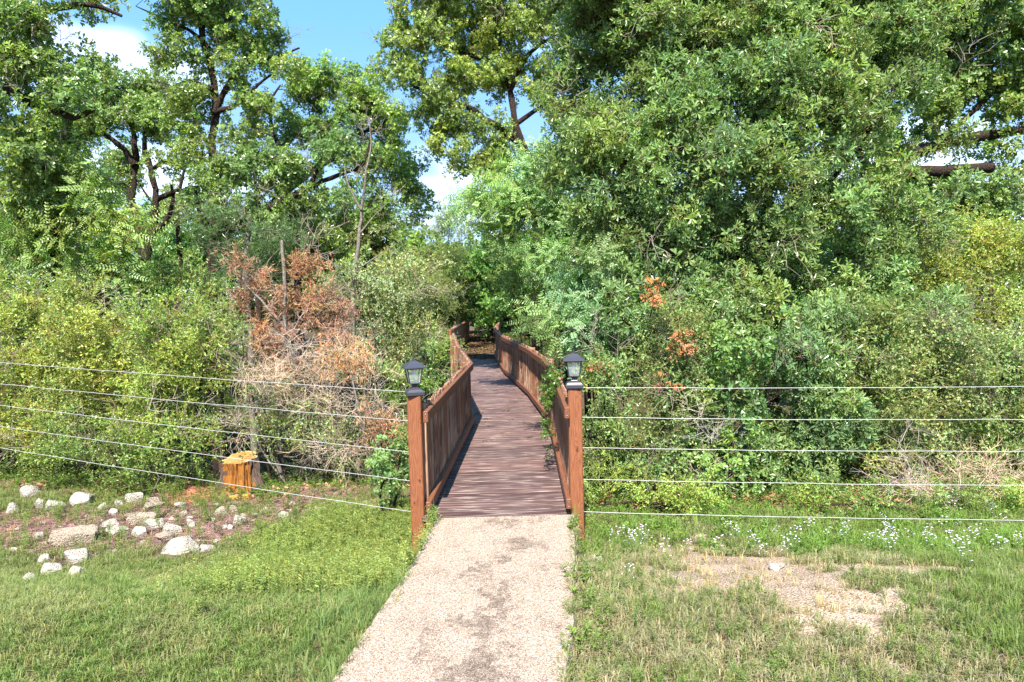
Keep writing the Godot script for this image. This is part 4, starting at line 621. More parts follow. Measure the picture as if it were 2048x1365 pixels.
func build_plant(spec: Array, index: int) -> void:
	rng.seed = 1000 + index * 17
	var leafy: String = spec[4]
	var base_col := Color(spec[5][0], spec[5][1], spec[5][2])
	var first: Array = spec[6][0]
	var origin := Vector3(first[2], height(first[2], -first[4]), first[4])
	var root := thing(spec[0], spec[1], spec[2], origin, spec[3])
	var b := Buf.new()
	var sp := PackedVector3Array()
	var sr := PackedFloat32Array()
	var li := 0
	for l in spec[6]:
		var pts := []
		for i in range(2, l.size(), 3):
			pts.append(Vector3(l[i], l[i + 1], l[i + 2]) - origin)
		for i in range(1, pts.size()):
			pts[i].z += rr(-.12, .12) * minf(1.0, l[0] * 10.0)
		if li == 0 and pts[0].y > -0.1 and spec[0] != "dead_branch":
			pts.insert(0, Vector3(pts[0].x, -0.15, pts[0].z))
		elif li == 0 and spec[0] != "dead_branch":
			pts[0].y = minf(pts[0].y, -0.15)
		var line := smooth_line(pts)
		var rad := PackedFloat32Array()
		for i in line.size():
			var f := float(i) / (line.size() - 1)
			rad.append(lerpf(l[0], l[1], pow(f, 0.8)) * rr(.92, 1.1))
			if i > 0 and f > 0.2:
				line[i] += rv() * minf(rad[i] * .5, .03)
				sp.append(line[i])
				sr.append(rad[i])
		b.tube(line, rad, 9 if l[0] > .05 else 6, Color.WHITE, .12)
		li += 1
	var where := []
	var tint := []
	var dead := []
	var dead_tint := []
	var rc: float = spec[8]
	var scale_: float = spec[9]
	for bl in spec[7]:
		var c := Vector3(bl[0], bl[1], bl[2]) - origin
		var r := Vector3(bl[3], bl[4], bl[5])
		for k in int(bl[6]):
			var u := rv().normalized() * pow(rng.randf(), 0.42)
			var p := c + u * r
			if p.y < 0.12:
				p.y = rr(.1, .3)
			var best := 0
			var bd := 1e9
			for i in sp.size():
				var q := sp[i].distance_to(p) + 0.6 * maxf(0.0, sp[i].y - p.y)
				if q < bd and q > 0.05:
					bd = q
					best = i
			var s := sp[best]
			var len := s.distance_to(p)
			var side := rv() * 0.16 * len
			var pts := PackedVector3Array([s, s.lerp(p, .33) + side * .8 + Vector3(0, -.03 * len, 0), s.lerp(p, .68) + side * .7 + rv() * .04 * len, p])
			var r0 := clampf(minf(sr[best] * .65, .004 + .011 * len), .003, .06)
			var rad := PackedFloat32Array([r0, r0 * .78, r0 * .55, .0022 * scale_ + .001])
			b.tube(pts, rad, 5 if r0 > .015 else 4, Color.WHITE)
			for i in [1, 2, 3]:
				sp.append(pts[i])
				sr.append(rad[i])
			var tone := rr(.82, 1.18)
			var yel := rr(-.12, .14)
			var outward := (p - c) / maxf(r.x, .1)
			for q in int(spec[11]):
				var off := rv() * rc
				var at := p + off
				if at.y < 0.03:
					at.y = rr(.03, .1)
				var dir := off.normalized() * .7 + outward * .5 + Vector3(0, .35 if leafy != "cedar" else -.25, 0) + rv() * .5
				where.append(facing(dir, rr(0., TAU), scale_ * rr(.75, 1.3), at - dir.normalized() * .14 * scale_))
				var k2 := tone * rr(.8, 1.2)
				var y2 := yel + rr(-.06, .06)
				tint.append(Color(base_col.r * 3.75 * k2 * (1. + y2), base_col.g * 3.5 * k2 * (1. + y2 * .3), base_col.b * 4.5 * k2 * (1. - y2)))
			var nd: float = spec[12]
			while rng.randf() < nd:
				nd -= 1.0
				var dir := rv() + outward + Vector3(0, .2, 0)
				dead.append(facing(dir, rr(0., TAU), rr(.8, 1.7), p + rv() * rc * 1.2))
				var g := rr(.7, 1.2)
				dead_tint.append(Color(.3 * g, .27 * g, .24 * g))
	part("trunk" if spec[6][0][0] > .03 else "stem", b.mesh(), M.pale_bark if spec[10] == 1 else M.oak_bark, root)
	var dryish := leafy in ["twig"] or base_col.r > base_col.g
	var cr := scatter("crown" if leafy != "twig" else "twigs", SPRAY["%s%d" % [leafy, index % 2]], M.dry_leaf if dryish else M.leaf, root, where, tint)
	if dead.size():
		scatter("dead_twigs", SPRAY["twig%d" % (index % 2)], M.dry_leaf, root, dead, dead_tint)

# ---------------------------------------------------------------- setting
func axis(lo: float, hi: float, step: float, far: float) -> PackedFloat32Array:
	var o := PackedFloat32Array()
	var head := []
	var s := step
	var x := lo
	while x > -far:
		s *= 1.35
		x -= s
		head.append(x)
	head.reverse()
	for h in head:
		o.append(h)
	x = lo
	while x <= hi + 1e-4:
		o.append(x)
		x += step
	s = step
	while x < far:
		o.append(x)
		s *= 1.35
		x += s
	return o

func litter_zone(x: float, d: float) -> float:
	# brown twig litter round the stump and between the rocks
	var a := Vector2((x + 3.05) / 2.0, (d - 9.2) / 1.25).length()
	var e := Vector2((x + 4.5) / 2.4, (d - 7.5) / 0.75).length()
	var f := Vector2((x + 6.5) / 1.3, (d - 9.4) / 0.6).length()
	return clampf(1.55 - minf(minf(a, e * 1.15), f * 1.1) + noise.get_noise_2d(x * 45., d * 45.) * .55, 0., 1.)

func dirt_zone(x: float, d: float) -> float:
	var a := Vector2((x - 1.85 + (d - 5.0) * .15) / .6, (d - 4.95) / .85).length()
	var e := Vector2((x - 1.9) / .32, (d - 4.2) / .3).length()
	var f := Vector2((x - 2.7) / .7, (d - 4.9) / .12).length()
	return clampf(1.7 - minf(minf(a, e * 1.1), f) + noise.get_noise_2d(x * 60. + 50., d * 60.) * 1.3 + fine.get_noise_2d(x * 90., d * 90.) * .6, 0., 1.)

func build_ground() -> void:
	var xs := axis(-9.0, 8.0, 0.09, 300.0)
	var ds := axis(2.0, 12.0, 0.08, 300.0)
	var a := []
	a.resize(Mesh.ARRAY_MAX)
	var v := PackedVector3Array()
	var n := PackedVector3Array()
	var c := PackedColorArray()
	var ix := PackedInt32Array()
	for d in ds:
		for x in xs:
			var inn := absf(x) < 12.0 and d > -2.0 and d < 14.0
			var y := ground_at(x, d) if inn else height(x, d)
			v.append(Vector3(x, y, -d))
			var e := .06
			var hx := (ground_at(x + e, d) - ground_at(x - e, d)) / (2. * e) if inn else 0.
			var hd := (ground_at(x, d + e) - ground_at(x, d - e)) / (2. * e) if inn else 0.
			n.append(Vector3(-hx, 1., hd).normalized())
			var k := .85 + .3 * fine.get_noise_2d(x * 25., d * 25.)
			var col := Color(.16, .125, .075)
			var l := litter_zone(x, d)
			col = col.lerp(Color(.19, .14, .105), l)
			col = col.lerp(Color(.62, .49, .39), smoothstep(.38, .58, dirt_zone(x, d)))
			c.append(Color(col.r * k, col.g * k, col.b * k))
	for j in ds.size() - 1:
		for i in xs.size() - 1:
			var p := j * xs.size() + i
			var q := p + xs.size()
			ix.append_array([p, q, p + 1, p + 1, q, q + 1])
	a[Mesh.ARRAY_VERTEX] = v
	a[Mesh.ARRAY_NORMAL] = n
	a[Mesh.ARRAY_COLOR] = c
	a[Mesh.ARRAY_INDEX] = ix
	var m := ArrayMesh.new()
	m.add_surface_from_arrays(Mesh.PRIMITIVE_TRIANGLES, a)
	var o := part("ground", m, M.soil, self)
	tag(o, "uneven soil ground under grass rocks and thicket", "", "", "structure")

var PATH_L := [[-1.9, -4.0], [-1.3, 0.0], [-1.1, 2.0], [-.96, 3.3], [-.88, 3.95], [-.8, 4.55], [-.74, 5.2], [-.71, 5.92]]
var PATH_R := [[-.6, -4.0], [-.15, 0.0], [.07, 2.0], [.22, 3.3], [.31, 3.9], [.38, 4.6], [.45, 5.2], [.5, 5.92]]

func build_path() -> void:
	var b := Buf.new()
	var rows := []
	var d := -4.0
	while d <= 5.93:
		var l := on_line(PATH_L, d) + fine.get_noise_2d(d * 90., 3.) * .012
		var r := on_line(PATH_R, d) + fine.get_noise_2d(d * 40., 70.) * .02
		var row := []
		row.append(Vector3(l - .012, -.42, -d))
		row.append(Vector3(l - .012, -.014, -d))
		for i in 37:
			var f := i / 36.
			row.append(Vector3(lerpf(l, r, f), noise.get_noise_2d(f * 40., d * 30.) * .004, -d))
		row.append(Vector3(r + .012, -.014, -d))
		row.append(Vector3(r + .012, -.42, -d))
		rows.append(row)
		d += .035 if d > 2.5 else .25
	for j in rows.size() - 1:
		for i in rows[j].size() - 1:
			var p: Vector3 = rows[j][i]
			var q: Vector3 = rows[j][i + 1]
			var p2: Vector3 = rows[j + 1][i]
			var q2: Vector3 = rows[j + 1][i + 1]
			var out := Vector3.UP if i > 1 and i < rows[j].size() - 3 else (Vector3(-1, .3, 0) if i < 2 else Vector3(1, .3, 0))
			# grey stain down the middle where rain water runs, broken into patches
			var dd := -p.z
			var f := (p.x - on_line(PATH_L, dd)) / 1.2
			var s := noise.get_noise_2d(p.x * 110., dd * 75.) * .75 + fine.get_noise_2d(p.x * 220., dd * 220.) * .5
			var mid := 1. - absf(f - .58) / .3
			var stain := smoothstep(.2, .8, s + mid * .5)
			var grime := smoothstep(.1, .6, fine.get_noise_2d(p.x * 60. + 9., dd * 60.))
			var col := Color(.69, .685, .68).lerp(Color(.27, .26, .26), stain * .8).lerp(Color(.48, .46, .45), grime * .4)
			b.soft(p, q, p2, out, out, out, col)
			b.soft(q, q2, p2, out, out, out, col)
	var o := part("path", b.mesh(), M.pebbled_concrete, self)
	tag(o, "pebbled concrete path leading onto the footbridge", "", "", "structure")

# ---------------------------------------------------------------- footbridge
var LINE_L := [[-.745, 5.88], [-.60, 10.4], [-1.08, 14.2], [-1.52, 18.5], [-1.98, 23.2], [-2.05, 34.0]]
var LINE_R := [[.44, 5.88], [.49, 9.0], [.47, 10.6], [.27, 13.2], [-.25, 17.5], [-.55, 21.5], [-.64, 24.2], [-.52, 34.0]]

func build_bridge() -> void:
	rng.seed = 5
	var o := thing("footbridge", "brown timber footbridge winding from the path into the woods", "bridge", Vector3(-.15, 0, -5.9))
	var org := o.position
	var plank := cbox(1.0, .038, .1365, .004)
	var d := 5.99
	while d < 33.9:
		var l := on_line(LINE_L, d) - .09
		var r := on_line(LINE_R, d) + .09
		var t := Transform3D(Basis.from_euler(Vector3(rr(-.006, .006), rr(-.004, .004), rr(-.002, .002))) * Basis.from_scale(Vector3(r - l + rr(-.01, .01), 1, 1)), Vector3((l + r) * .5, -.019 + rr(-.0025, .0025), -d) - org)
		part("plank", plank, M["deck_wood_%d" % rng.randi_range(0, 3)], o, t)
		d += .1455
	# fascia board where the deck meets the path
	part("fascia_board", cbox(1.32, .12, .03, .004), M.stained_wood_4, o, Transform3D(Basis(), Vector3(-.13, -.1, -5.935) - org))
	var bal_mesh := []
	for k in 5:
		bal_mesh.append(cbox(.055 - .003 * (k % 3), 1.08 + .008 * k, .036, .004))
	for side in 2:
		var line: Array = LINE_L if side == 0 else LINE_R
		var s := -1.0 if side == 0 else 1.0
		var far := Buf.new()
		for i in line.size() - 1:
			var a := Vector3(line[i][0], 0, -line[i][1])
			var c := Vector3(line[i + 1][0], 0, -line[i + 1][1])
			var dir := (c - a).normalized()
			var out := Vector3(-dir.z, 0, dir.x) * (1.0 if Vector3(-dir.z, 0, dir.x).x * s > 0. else -1.)
			var len := a.distance_to(c)
			var mid := (a + c) * .5
			part("top_rail", cbox(.045, .1, len + .012, .006), M.rail_wood, o, along(dir, mid + out * .0225 + Vector3(0, .905 + rr(-.004, .004), 0) - org))
			part("bottom_rail", cbox(.045, .092, len + .012, .006), M.rail_wood, o, along(dir, mid + out * .0225 + Vector3(0, .1 + rr(-.004, .004), 0) - org))
			part("side_beam", cbox(.05, .19, len - .01, .006), M.stained_wood_3, o, along(dir, mid + out * .03 + Vector3(0, -.14, 0) - org))
			# a post behind the rails at each joint
			var pp := c - dir * .05 + out * .125
			var ph := .97 - height(pp.x, -pp.z) + .3
			part("post", cbox(.085, ph, .085, .008), M["stained_wood_%d" % (i % 3)], o, Transform3D(Basis(Vector3.UP, atan2(dir.x, dir.z)), pp + Vector3(0, .97 - ph * .5, 0) - org))
			var q := .2 if i == 0 else .05
			while q < len - .03:
				var at := a + dir * q + out * (.045 + .019)
				var t := Transform3D(along(dir, Vector3.ZERO).basis * Basis(Vector3.UP, PI / 2) * Basis.from_euler(Vector3(0, 0, rr(-.006, .006))), at + Vector3(rr(-.002, .002), .43 + rr(-.008, .008), 0) - org)
				var k := rng.randi_range(0, 4)
				var m: Mesh = bal_mesh[k]
				if -at.z < 20.0:
					part("baluster", m, M["stained_wood_%d" % (k if rng.randf() < .8 else 3)], o, t)
				else:
					var arr := m.surface_get_arrays(0)
					for w in arr[0].size():
						far.v.append(t * arr[0][w])
						far.n.append(t.basis * arr[1][w])
						far.c.append(Color.WHITE)
				q += .112 + rr(-.006, .006)
		if far.v.size():
			var fo := part("far_balusters", far.mesh(), M.stained_wood_2, o)
			fo.set_meta("kind", "stuff")
	# the two stout end posts that carry the lanterns
	for p in [[-.875, 1.08, -.95, 0], [.542, 1.11, -.85, 0]]:
		var e := part("end_post", cbox(.12, p[1] - p[2], .12, .009), M.stained_wood_0, o, Transform3D(Basis(), Vector3(p[0], (p[1] + p[2]) * .5, -6.0) - org))
		e.set_meta("label", "thick square brown post carrying a lantern")
	# nail heads on the rail ends
	var nm := SphereMesh.new()
	nm.radius = .005
	nm.height = .006
	nm.radial_segments = 8
	nm.rings = 4
	for p in [[-.768, .925], [-.768, .885], [.463, .925], [.463, .885], [-.768, .12], [-.768, .08], [.463, .12], [.463, .08]]:
		part("nail_head", nm, M.nail, o, Transform3D(Basis(), Vector3(p[0], p[1], -5.872) - org))

# ---------------------------------------------------------------- lanterns
func square_lathe(prof: Array) -> ArrayMesh:
	# a square body from [half width, y] pairs
	var b := Buf.new()
	for i in prof.size() - 1:
		var w0: float = prof[i][0]
		var w1: float = prof[i + 1][0]
		var y0: float = prof[i][1]
		var y1: float = prof[i + 1][1]
		for k in 4:
			var r := Basis(Vector3.UP, k * PI / 2)
			var nn := Vector3(0, w0 - w1, y1 - y0) if y1 > y0 - 1e-5 else Vector3(0, -1, .1)
			if absf(y1 - y0) < 1e-5:
				nn = Vector3(0, 1. if w1 < w0 else -1., 0)
			b.face([r * Vector3(-w0, y0, w0), r * Vector3(w0, y0, w0), r * Vector3(w1, y1, w1), r * Vector3(-w1, y1, w1)], r * nn, Color.WHITE)
	return b.mesh()

func build_lantern(at: Vector3, turn: float, label: String) -> void:
	var o := thing("post_lantern", label, "lantern", at, "lanterns on the bridge end posts")
	o.rotation.y = turn
	part("collar", square_lathe([[.0, 0.], [.074, 0.], [.077, .004], [.077, .03], [.072, .036], [.066, .038], [.058, .05], [.044, .06], [.027, .066], [.022, .075], [.022, .088], [.03, .096], [.042, .101], [.05, .104], [.05, .109], [.0, .109]]), M.lantern_metal, o)
	var y0 := .109
	var y1 := .232
	var frame := part("frame", square_lathe([[.0, y1], [.066, y1], [.069, y1 + .003], [.069, y1 + .008], [.0, y1 + .008]]), M.lantern_metal, o)
	for k in 4:
		var r := Basis(Vector3.UP, k * PI / 2)
		var b := Buf.new()
		b.tube(PackedVector3Array([r * Vector3(.046, y0 - .002, .046), r * Vector3(.065, y1 + .002, .065)]), PackedFloat32Array([.006, .006]), 6, Color.WHITE)
		part("corner_bar", b.mesh(), M.lantern_metal, o)
		var g := Buf.new()
		g.face([r * Vector3(-.044, y0 + .001, .0455), r * Vector3(.044, y0 + .001, .0455), r * Vector3(.062, y1 - .001, .0635), r * Vector3(-.062, y1 - .001, .0635)], r * Vector3(0, 0, 1), Color.WHITE)
		part("pane", g.mesh(), M.lantern_glass, o)
	var roof := part("roof", square_lathe([[.0, y1 + .0085], [.094, y1 + .0085], [.096, y1 + .012], [.094, y1 + .022], [.072, y1 + .036], [.05, y1 + .052], [.034, y1 + .066], [.024, y1 + .072], [.0, y1 + .074]]), M.lantern_metal, o)
	var sp := Buf.new()
	sp.face([Vector3(.087, y1 + .0285, -.03), Vector3(.087, y1 + .0285, .03), Vector3(.06, y1 + .0475, .026), Vector3(.06, y1 + .0475, -.026)], Vector3(1, 1, 0), Color.WHITE)
	part("solar_panel", sp.mesh(), M.solar_panel, roof)
	var fb := Buf.new()
	fb.tube(PackedVector3Array([Vector3(0, y1 + .072, 0), Vector3(0, y1 + .078, 0), Vector3(0, y1 + .084, 0), Vector3(0, y1 + .09, 0), Vector3(0, y1 + .1, 0), Vector3(0, y1 + .118, 0)]), PackedFloat32Array([.009, .006, .011, .011, .006, .001]), 10, Color.WHITE)
	part("finial", fb.mesh(), M.lantern_metal, roof)
	var tb := Buf.new()
	tb.tube(PackedVector3Array([Vector3(0, y0 + .05, 0), Vector3(0, y0 + .053, 0), Vector3(0, y1, 0)]), PackedFloat32Array([.014, .02, .02]), 14, Color.WHITE)
	part("frosted_tube", tb.mesh(), M.frosted_tube, o)
	var hb := Buf.new()
	hb.tube(PackedVector3Array([Vector3(0, y0, 0), Vector3(0, y0 + .012, 0)]), PackedFloat32Array([.02, .013]), 12, Color.WHITE)
	part("lamp_base", hb.mesh(), M.lantern_metal, o)

# ---------------------------------------------------------------- fences
func build_fences() -> void:
	var data := [["five white wires running left from the bridge post past the rocks", [[[-.93, 1.11, -6.], [-6.4, 1.3, -8.5]], [[-.935, .85, -6.], [-6.42, 1.03, -8.5]], [[-.94, .57, -6.], [-6.43, .76, -8.5]], [[-.94, .31, -6.], [-6.45, .49, -8.5]], [[-.94, .03, -6.], [-6.47, .22, -8.5]]]],
		["five white wires running right from the bridge post before the thicket", [[[.605, 1.11, -6.], [4.26, 1.1, -5.65]], [[.605, .845, -6.], [4.26, .82, -5.65]], [[.605, .57, -6.], [4.27, .55, -5.65]], [[.605, .285, -6.], [4.27, .26, -5.65]], [[.605, -.01, -6.], [4.28, -.04, -5.65]]]]]
	for f in data:
		var a0 := Vector3(f[1][0][0][0], 0, f[1][0][0][2])
		var o := thing("wire_fence", f[0], "fence", a0, "wire fences on both sides of the bridge")
		var end := Vector3.ZERO
		for w in f[1]:
			var p := Vector3(w[0][0], w[0][1], w[0][2]) - a0
			var q := Vector3(w[1][0], w[1][1], w[1][2]) - a0
			end = p + (q - p) * 1.6
			var line := PackedVector3Array()
			var rad := PackedFloat32Array()
			for i in 25:
				var t := i / 24.
				line.append(p.lerp(end, t) + Vector3(0, -.05 * 4. * t * (1. - t) * .5 + fine.get_noise_2d(t * 300., p.y * 500.) * .006, 0))
				rad.append(.0027)
			var b := Buf.new()
			b.tube(line, rad, 6, Color.WHITE)
			part("wire", b.mesh(), M.white_wire, o)
		var g := height(end.x + a0.x, -(end.z + a0.z))
		part("fence_post", cbox(.1, 1.9, .1, .008), M.stained_wood_3, o, Transform3D(Basis(), Vector3(end.x, g + .75, end.z - .06)))

# ---------------------------------------------------------------- rocks and stump
func rock_mesh(seed_: int) -> ArrayMesh:
	var s := SphereMesh.new()
	s.radius = 1.0
	s.height = 2.0
	s.radial_segments = 18
	s.rings = 10
	var arr := s.get_mesh_arrays()
	var v: PackedVector3Array = arr[Mesh.ARRAY_VERTEX]
	var idx: PackedInt32Array = arr[Mesh.ARRAY_INDEX]
	var f := FastNoiseLite.new()
	f.seed = seed_
	f.frequency = .8
	var cuts := []
	var r := RandomNumberGenerator.new()
	r.seed = seed_
	for k in 15:
		cuts.append([Vector3(r.randfn(), r.randfn() * .8 + .25, r.randfn()).normalized(), r.randf_range(.42, .82)])
	for i in v.size():
		var p := v[i]
		var q := p * (1. + .22 * f.get_noise_3dv(p) + .1 * f.get_noise_3dv(p * 3.5))
		for c in cuts:
			var e: float = q.dot(c[0]) - c[1]
			if e > 0.:
				q -= c[0] * e * .97
		q += p * .02 * f.get_noise_3dv(p * 9.)
		v[i] = q
	var b := Buf.new()
	var nn := PackedVector3Array()
	nn.resize(v.size())
	for t in range(0, idx.size(), 3):
		var k := (v[idx[t + 2]] - v[idx[t]]).cross(v[idx[t + 1]] - v[idx[t]])
		for j in 3:
			nn[idx[t + j]] += k
	for t in range(0, idx.size(), 3):
		var k := (v[idx[t + 2]] - v[idx[t]]).cross(v[idx[t + 1]] - v[idx[t]]).normalized()
		var na := (nn[idx[t]].normalized() + k * 2.5).normalized()
		var nb := (nn[idx[t + 1]].normalized() + k * 2.5).normalized()
		var nc := (nn[idx[t + 2]].normalized() + k * 2.5).normalized()
		b.soft(v[idx[t]], v[idx[t + 1]], v[idx[t + 2]], na, nb, nc, Color.WHITE)
	return b.mesh()

func tinted(m: ArrayMesh, col: Color) -> ArrayMesh:
	var a := m.surface_get_arrays(0)
	var c := PackedColorArray()
	c.resize(a[Mesh.ARRAY_VERTEX].size())
	c.fill(col)
	a[Mesh.ARRAY_COLOR] = c
	var o := ArrayMesh.new()
	o.add_surface_from_arrays(Mesh.PRIMITIVE_TRIANGLES, a)
	return o

func build_rocks() -> void:
	rng.seed = 31
	var shapes := []
	for k in 8:
		var m := rock_mesh(100 + k)
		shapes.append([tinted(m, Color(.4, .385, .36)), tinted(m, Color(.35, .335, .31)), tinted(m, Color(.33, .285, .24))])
	for i in ROCKS.size():
		var r: Array = ROCKS[i]
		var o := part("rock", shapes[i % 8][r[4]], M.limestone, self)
		var w: float = r[2] * .64
		var h: float = maxf(r[3] * 1.15, w * .5)
		o.transform = Transform3D(Basis.from_euler(Vector3(rr(-.1, .1), rr(-.5, .5), rr(-.12, .12))) * Basis.from_scale(Vector3(w, h, w * rr(.65, .95))), Vector3(r[0], ground_at(r[0], -r[1]) + h * .22, r[1] - w * .3))
		tag(o, r[5], "rock", "pale rocks strewn beside the lawn" if i < 42 else "")
	build_stones(shapes)

func build_stones(shapes: Array) -> void:
	var made := 0
	var used := {}
	while made < 55:
		var x := rr(-5.6, -1.6)
		var d := rr(6.2, 8.0)
		if litter_zone(x, d) < .3 or Vector2(x - STUMP.x, d + STUMP.z).length() < .5:
			continue
		var near: Array = ROCKS[0]
		for r in ROCKS:
			if Vector2(x - r[0], d + r[1]).length() < Vector2(x - near[0], d + near[1]).length():
				near = r
		var dx: float = x - near[0]
		var dd: float = d + near[1]
		if Vector2(dx, dd).length() < near[2] * .6 + .04:
			continue
		var spot := ("right of" if dx > 0. else "left of") if absf(dx) > absf(dd) else ("behind" if dd > 0. else "in front of")
		var words := "small stone %s the %s" % [spot, near[5]]
		if used.has(words) or words.split(" ").size() > 16:
			continue
		used[words] = true
		var w := rr(.025, .06)
		var o := part("stone", shapes[made % 8][rng.randi_range(0, 2)], M.limestone, self)
		o.transform = Transform3D(Basis.from_euler(Vector3(rr(-.3, .3), rr(-3., 3.), rr(-.3, .3))) * Basis.from_scale(Vector3(w, w * rr(.5, .8), w * rr(.7, 1.))), Vector3(x, ground_at(x, d) + w * .2, -d))
		tag(o, words, "stone", "small stones among the rocks")
		made += 1

func build_stump() -> void:
	rng.seed = 8
	var at := Vector3(STUMP.x, height(STUMP.x, -STUMP.z), STUMP.z)
	var o := thing("tree_stump", "freshly cut orange tree stump in the brown twig litter", "stump", at)
	var bark := Buf.new()
	var heart := Buf.new()
	var top := Buf.new()
	var n := 168
	var hs := [-.1, -.03, .02, .07, .12, .18, .24, .3, .36, .4, .43]
	var rough := FastNoiseLite.new()
	rough.seed = 3
	rough.frequency = 1.0
	rough.fractal_octaves = 4
	var rings := []
	for k in hs.size():
		var ring := []
		for i in n:
			var a := TAU * i / n
			var flare := 1.0 + .6 * pow(maxf(0., (.24 - hs[k]) / .34), 1.6) * (1. + .5 * sin(a * 5. + 1.))
			var lobe := 1. + .09 * sin(a * 6. + .6 + .8 * sin(a * 2.)) + .07 * sin(a * 3. + 1.)
			var ridge: float = rough.get_noise_3d(cos(a) * 9., hs[k] * 3., sin(a) * 9.) * .035 + rough.get_noise_3d(cos(a) * 3., hs[k] * 5., sin(a) * 3.) * .03
			var rad: float = .21 * flare * lobe + ridge
			var tilt: float = (.03 * cos(a) - .05 * sin(a) + rough.get_noise_2d(cos(a) * 3., sin(a) * 3.) * .015) if k == hs.size() - 1 else 0.
			ring.append(Vector3(cos(a) * rad * 1.08, hs[k] + tilt, sin(a) * rad * .9))
		rings.append(ring)
	for k in hs.size() - 1:
		for i in n:
			var j := (i + 1) % n
			var mid := TAU * (i + .5) / n
			var out := Vector3(cos(mid), .2, sin(mid))
			var wob: float = rough.get_noise_2d(hs[k] * 6., 4.) * .35 + rough.get_noise_2d(mid * 8., hs[k] * 9.) * .12
			# the saw has bared orange wood on the side toward the lawn
			var bare := mid > .55 + wob and mid < 2.1 + wob
			var g: float = 1. + rough.get_noise_2d(mid * 30., hs[k] * 4.) * .7
			var col := Color(.15, .115, .1) * g
			if bare:
				col = Color(.5, .23, .05).lerp(Color(.28, .12, .04), smoothstep(.0, .35, rough.get_noise_2d(mid * 14. + 5., hs[k] * 2.))) * (.9 + .2 * g - .2)
			col.a = 1.
			(heart if bare else bark).face([rings[k][i], rings[k][j], rings[k + 1][j], rings[k + 1][i]], out, col)
	var tr: Array = rings[hs.size() - 1]
	var mid := Vector3(0, .43, 0)
	for i in n:
		var j := (i + 1) % n
		var p: Vector3 = tr[i]
		var q: Vector3 = tr[j]
		var a := TAU * i / n
		for s in 16:
			var f0 := s / 16.
			var f1 := (s + 1) / 16.
			var w: float = rough.get_noise_2d(cos(a) * f0 * 5., sin(a) * f0 * 5.)
			var ringy := .5 + .5 * sin((f0 + w * .08) * 46.)
			var col := Color(.5, .27, .09).lerp(Color(.62, .4, .16), ringy * .6 + w * .5)
			if f0 > .86 + w * .06:
				col = Color(.66, .5, .24)
			col = col * rr(.93, 1.05)
			col.a = 1.
			top.face([mid.lerp(p, f0), mid.lerp(q, f0), mid.lerp(q, f1), mid.lerp(p, f1)], Vector3.UP, col)
	part("bark", bark.mesh(), M.fresh_cut_wood, o)
	part("bare_wood", heart.mesh(), M.fresh_cut_wood, o)
	part("cut_face", top.mesh(), M.fresh_cut_wood, o)
	# sawn wedges left lying in front
	for k in 2:
		var b := Buf.new()
		var pts := []
		for i in 7:
			var a := TAU * i / 7.
			pts.append(Vector3(cos(a) * rr(.06, .1), 0, sin(a) * rr(.045, .07)))
		var up := []
		for p in pts:
			up.append(p * .85 + Vector3(0, .045 + .02 * k, 0))
		for i in 7:
			var j := (i + 1) % 7
			b.face([pts[i], pts[j], up[j], up[i]], pts[i], Color(.58, .34, .08))
		b.face(up, Vector3.UP, Color(.74, .5, .13))
		var x := STUMP.x + (.09 if k == 0 else .27)
		var z := STUMP.z + (.46 if k == 0 else .5)
		var c := part("wood_chunk", b.mesh(), M.fresh_cut_wood, self, Transform3D(Basis(Vector3.UP, k * 1.3), Vector3(x, ground_at(x, -z) - .005, z)))
		tag(c, "yellow sawn wood chunk lying right before the stump" if k == 0 else "smaller tan wood chunk beside the yellow sawn chunk", "wood chunk")

# ---------------------------------------------------------------- ground cover
func tuft(blades: int, h0: float, h1: float, w: float, lean: float, spread: float) -> ArrayMesh:
	var b := Buf.new()
	for k in blades:
		var a := rr(0., TAU)
		var o := Vector3(cos(a), 0, sin(a))
		var s := o * rr(0., spread)
		var h := rr(h0, h1)
		var l := rr(lean * .3, lean) * h
		var side := Vector3(-o.z, 0, o.x).rotated(Vector3.UP, rr(-1., 1.)) * w * .5 * rr(.7, 1.3)
		var m := s + o * l * .35 + Vector3(0, h * .62, 0)
		var t := s + o * l + Vector3(0, h * (1. - lean * .25), 0)
		var kk := rr(.65, 1.)
		var col := Color(kk * rr(.85, 1.), kk, kk * rr(.7, 1.))
		b.tri(s - side, s + side, m + side * .8, col)
		b.tri(s - side, m + side * .8, m - side * .8, col)
		b.tri(m - side * .8, m + side * .8, t, col)
	return b.mesh()

func weed(leaves: int, h: float, l: float, w: float, shape: int) -> ArrayMesh:
	var b := Buf.new()
	for st in 4:
		var a := rr(0., TAU)
		var tip := Vector3(cos(a) * rr(.02, .07), h * rr(.6, 1.), sin(a) * rr(.02, .07))
		b.tube(PackedVector3Array([Vector3(rr(-.01, .01), 0, rr(-.01, .01)), tip]), PackedFloat32Array([.0018, .0009]), 3, Color(.8, .8, .6))
		for k in leaves:
			var p := tip * rr(.15, 1.)
			var q := rr(0., TAU)
			b.leaf(p, Vector3(cos(q), rr(-.1, .7), sin(q)), Vector3.UP + rv() * .4, l * rr(.7, 1.2), w * rr(.8, 1.2), shape, leaf_col(.65))
	return b.mesh()

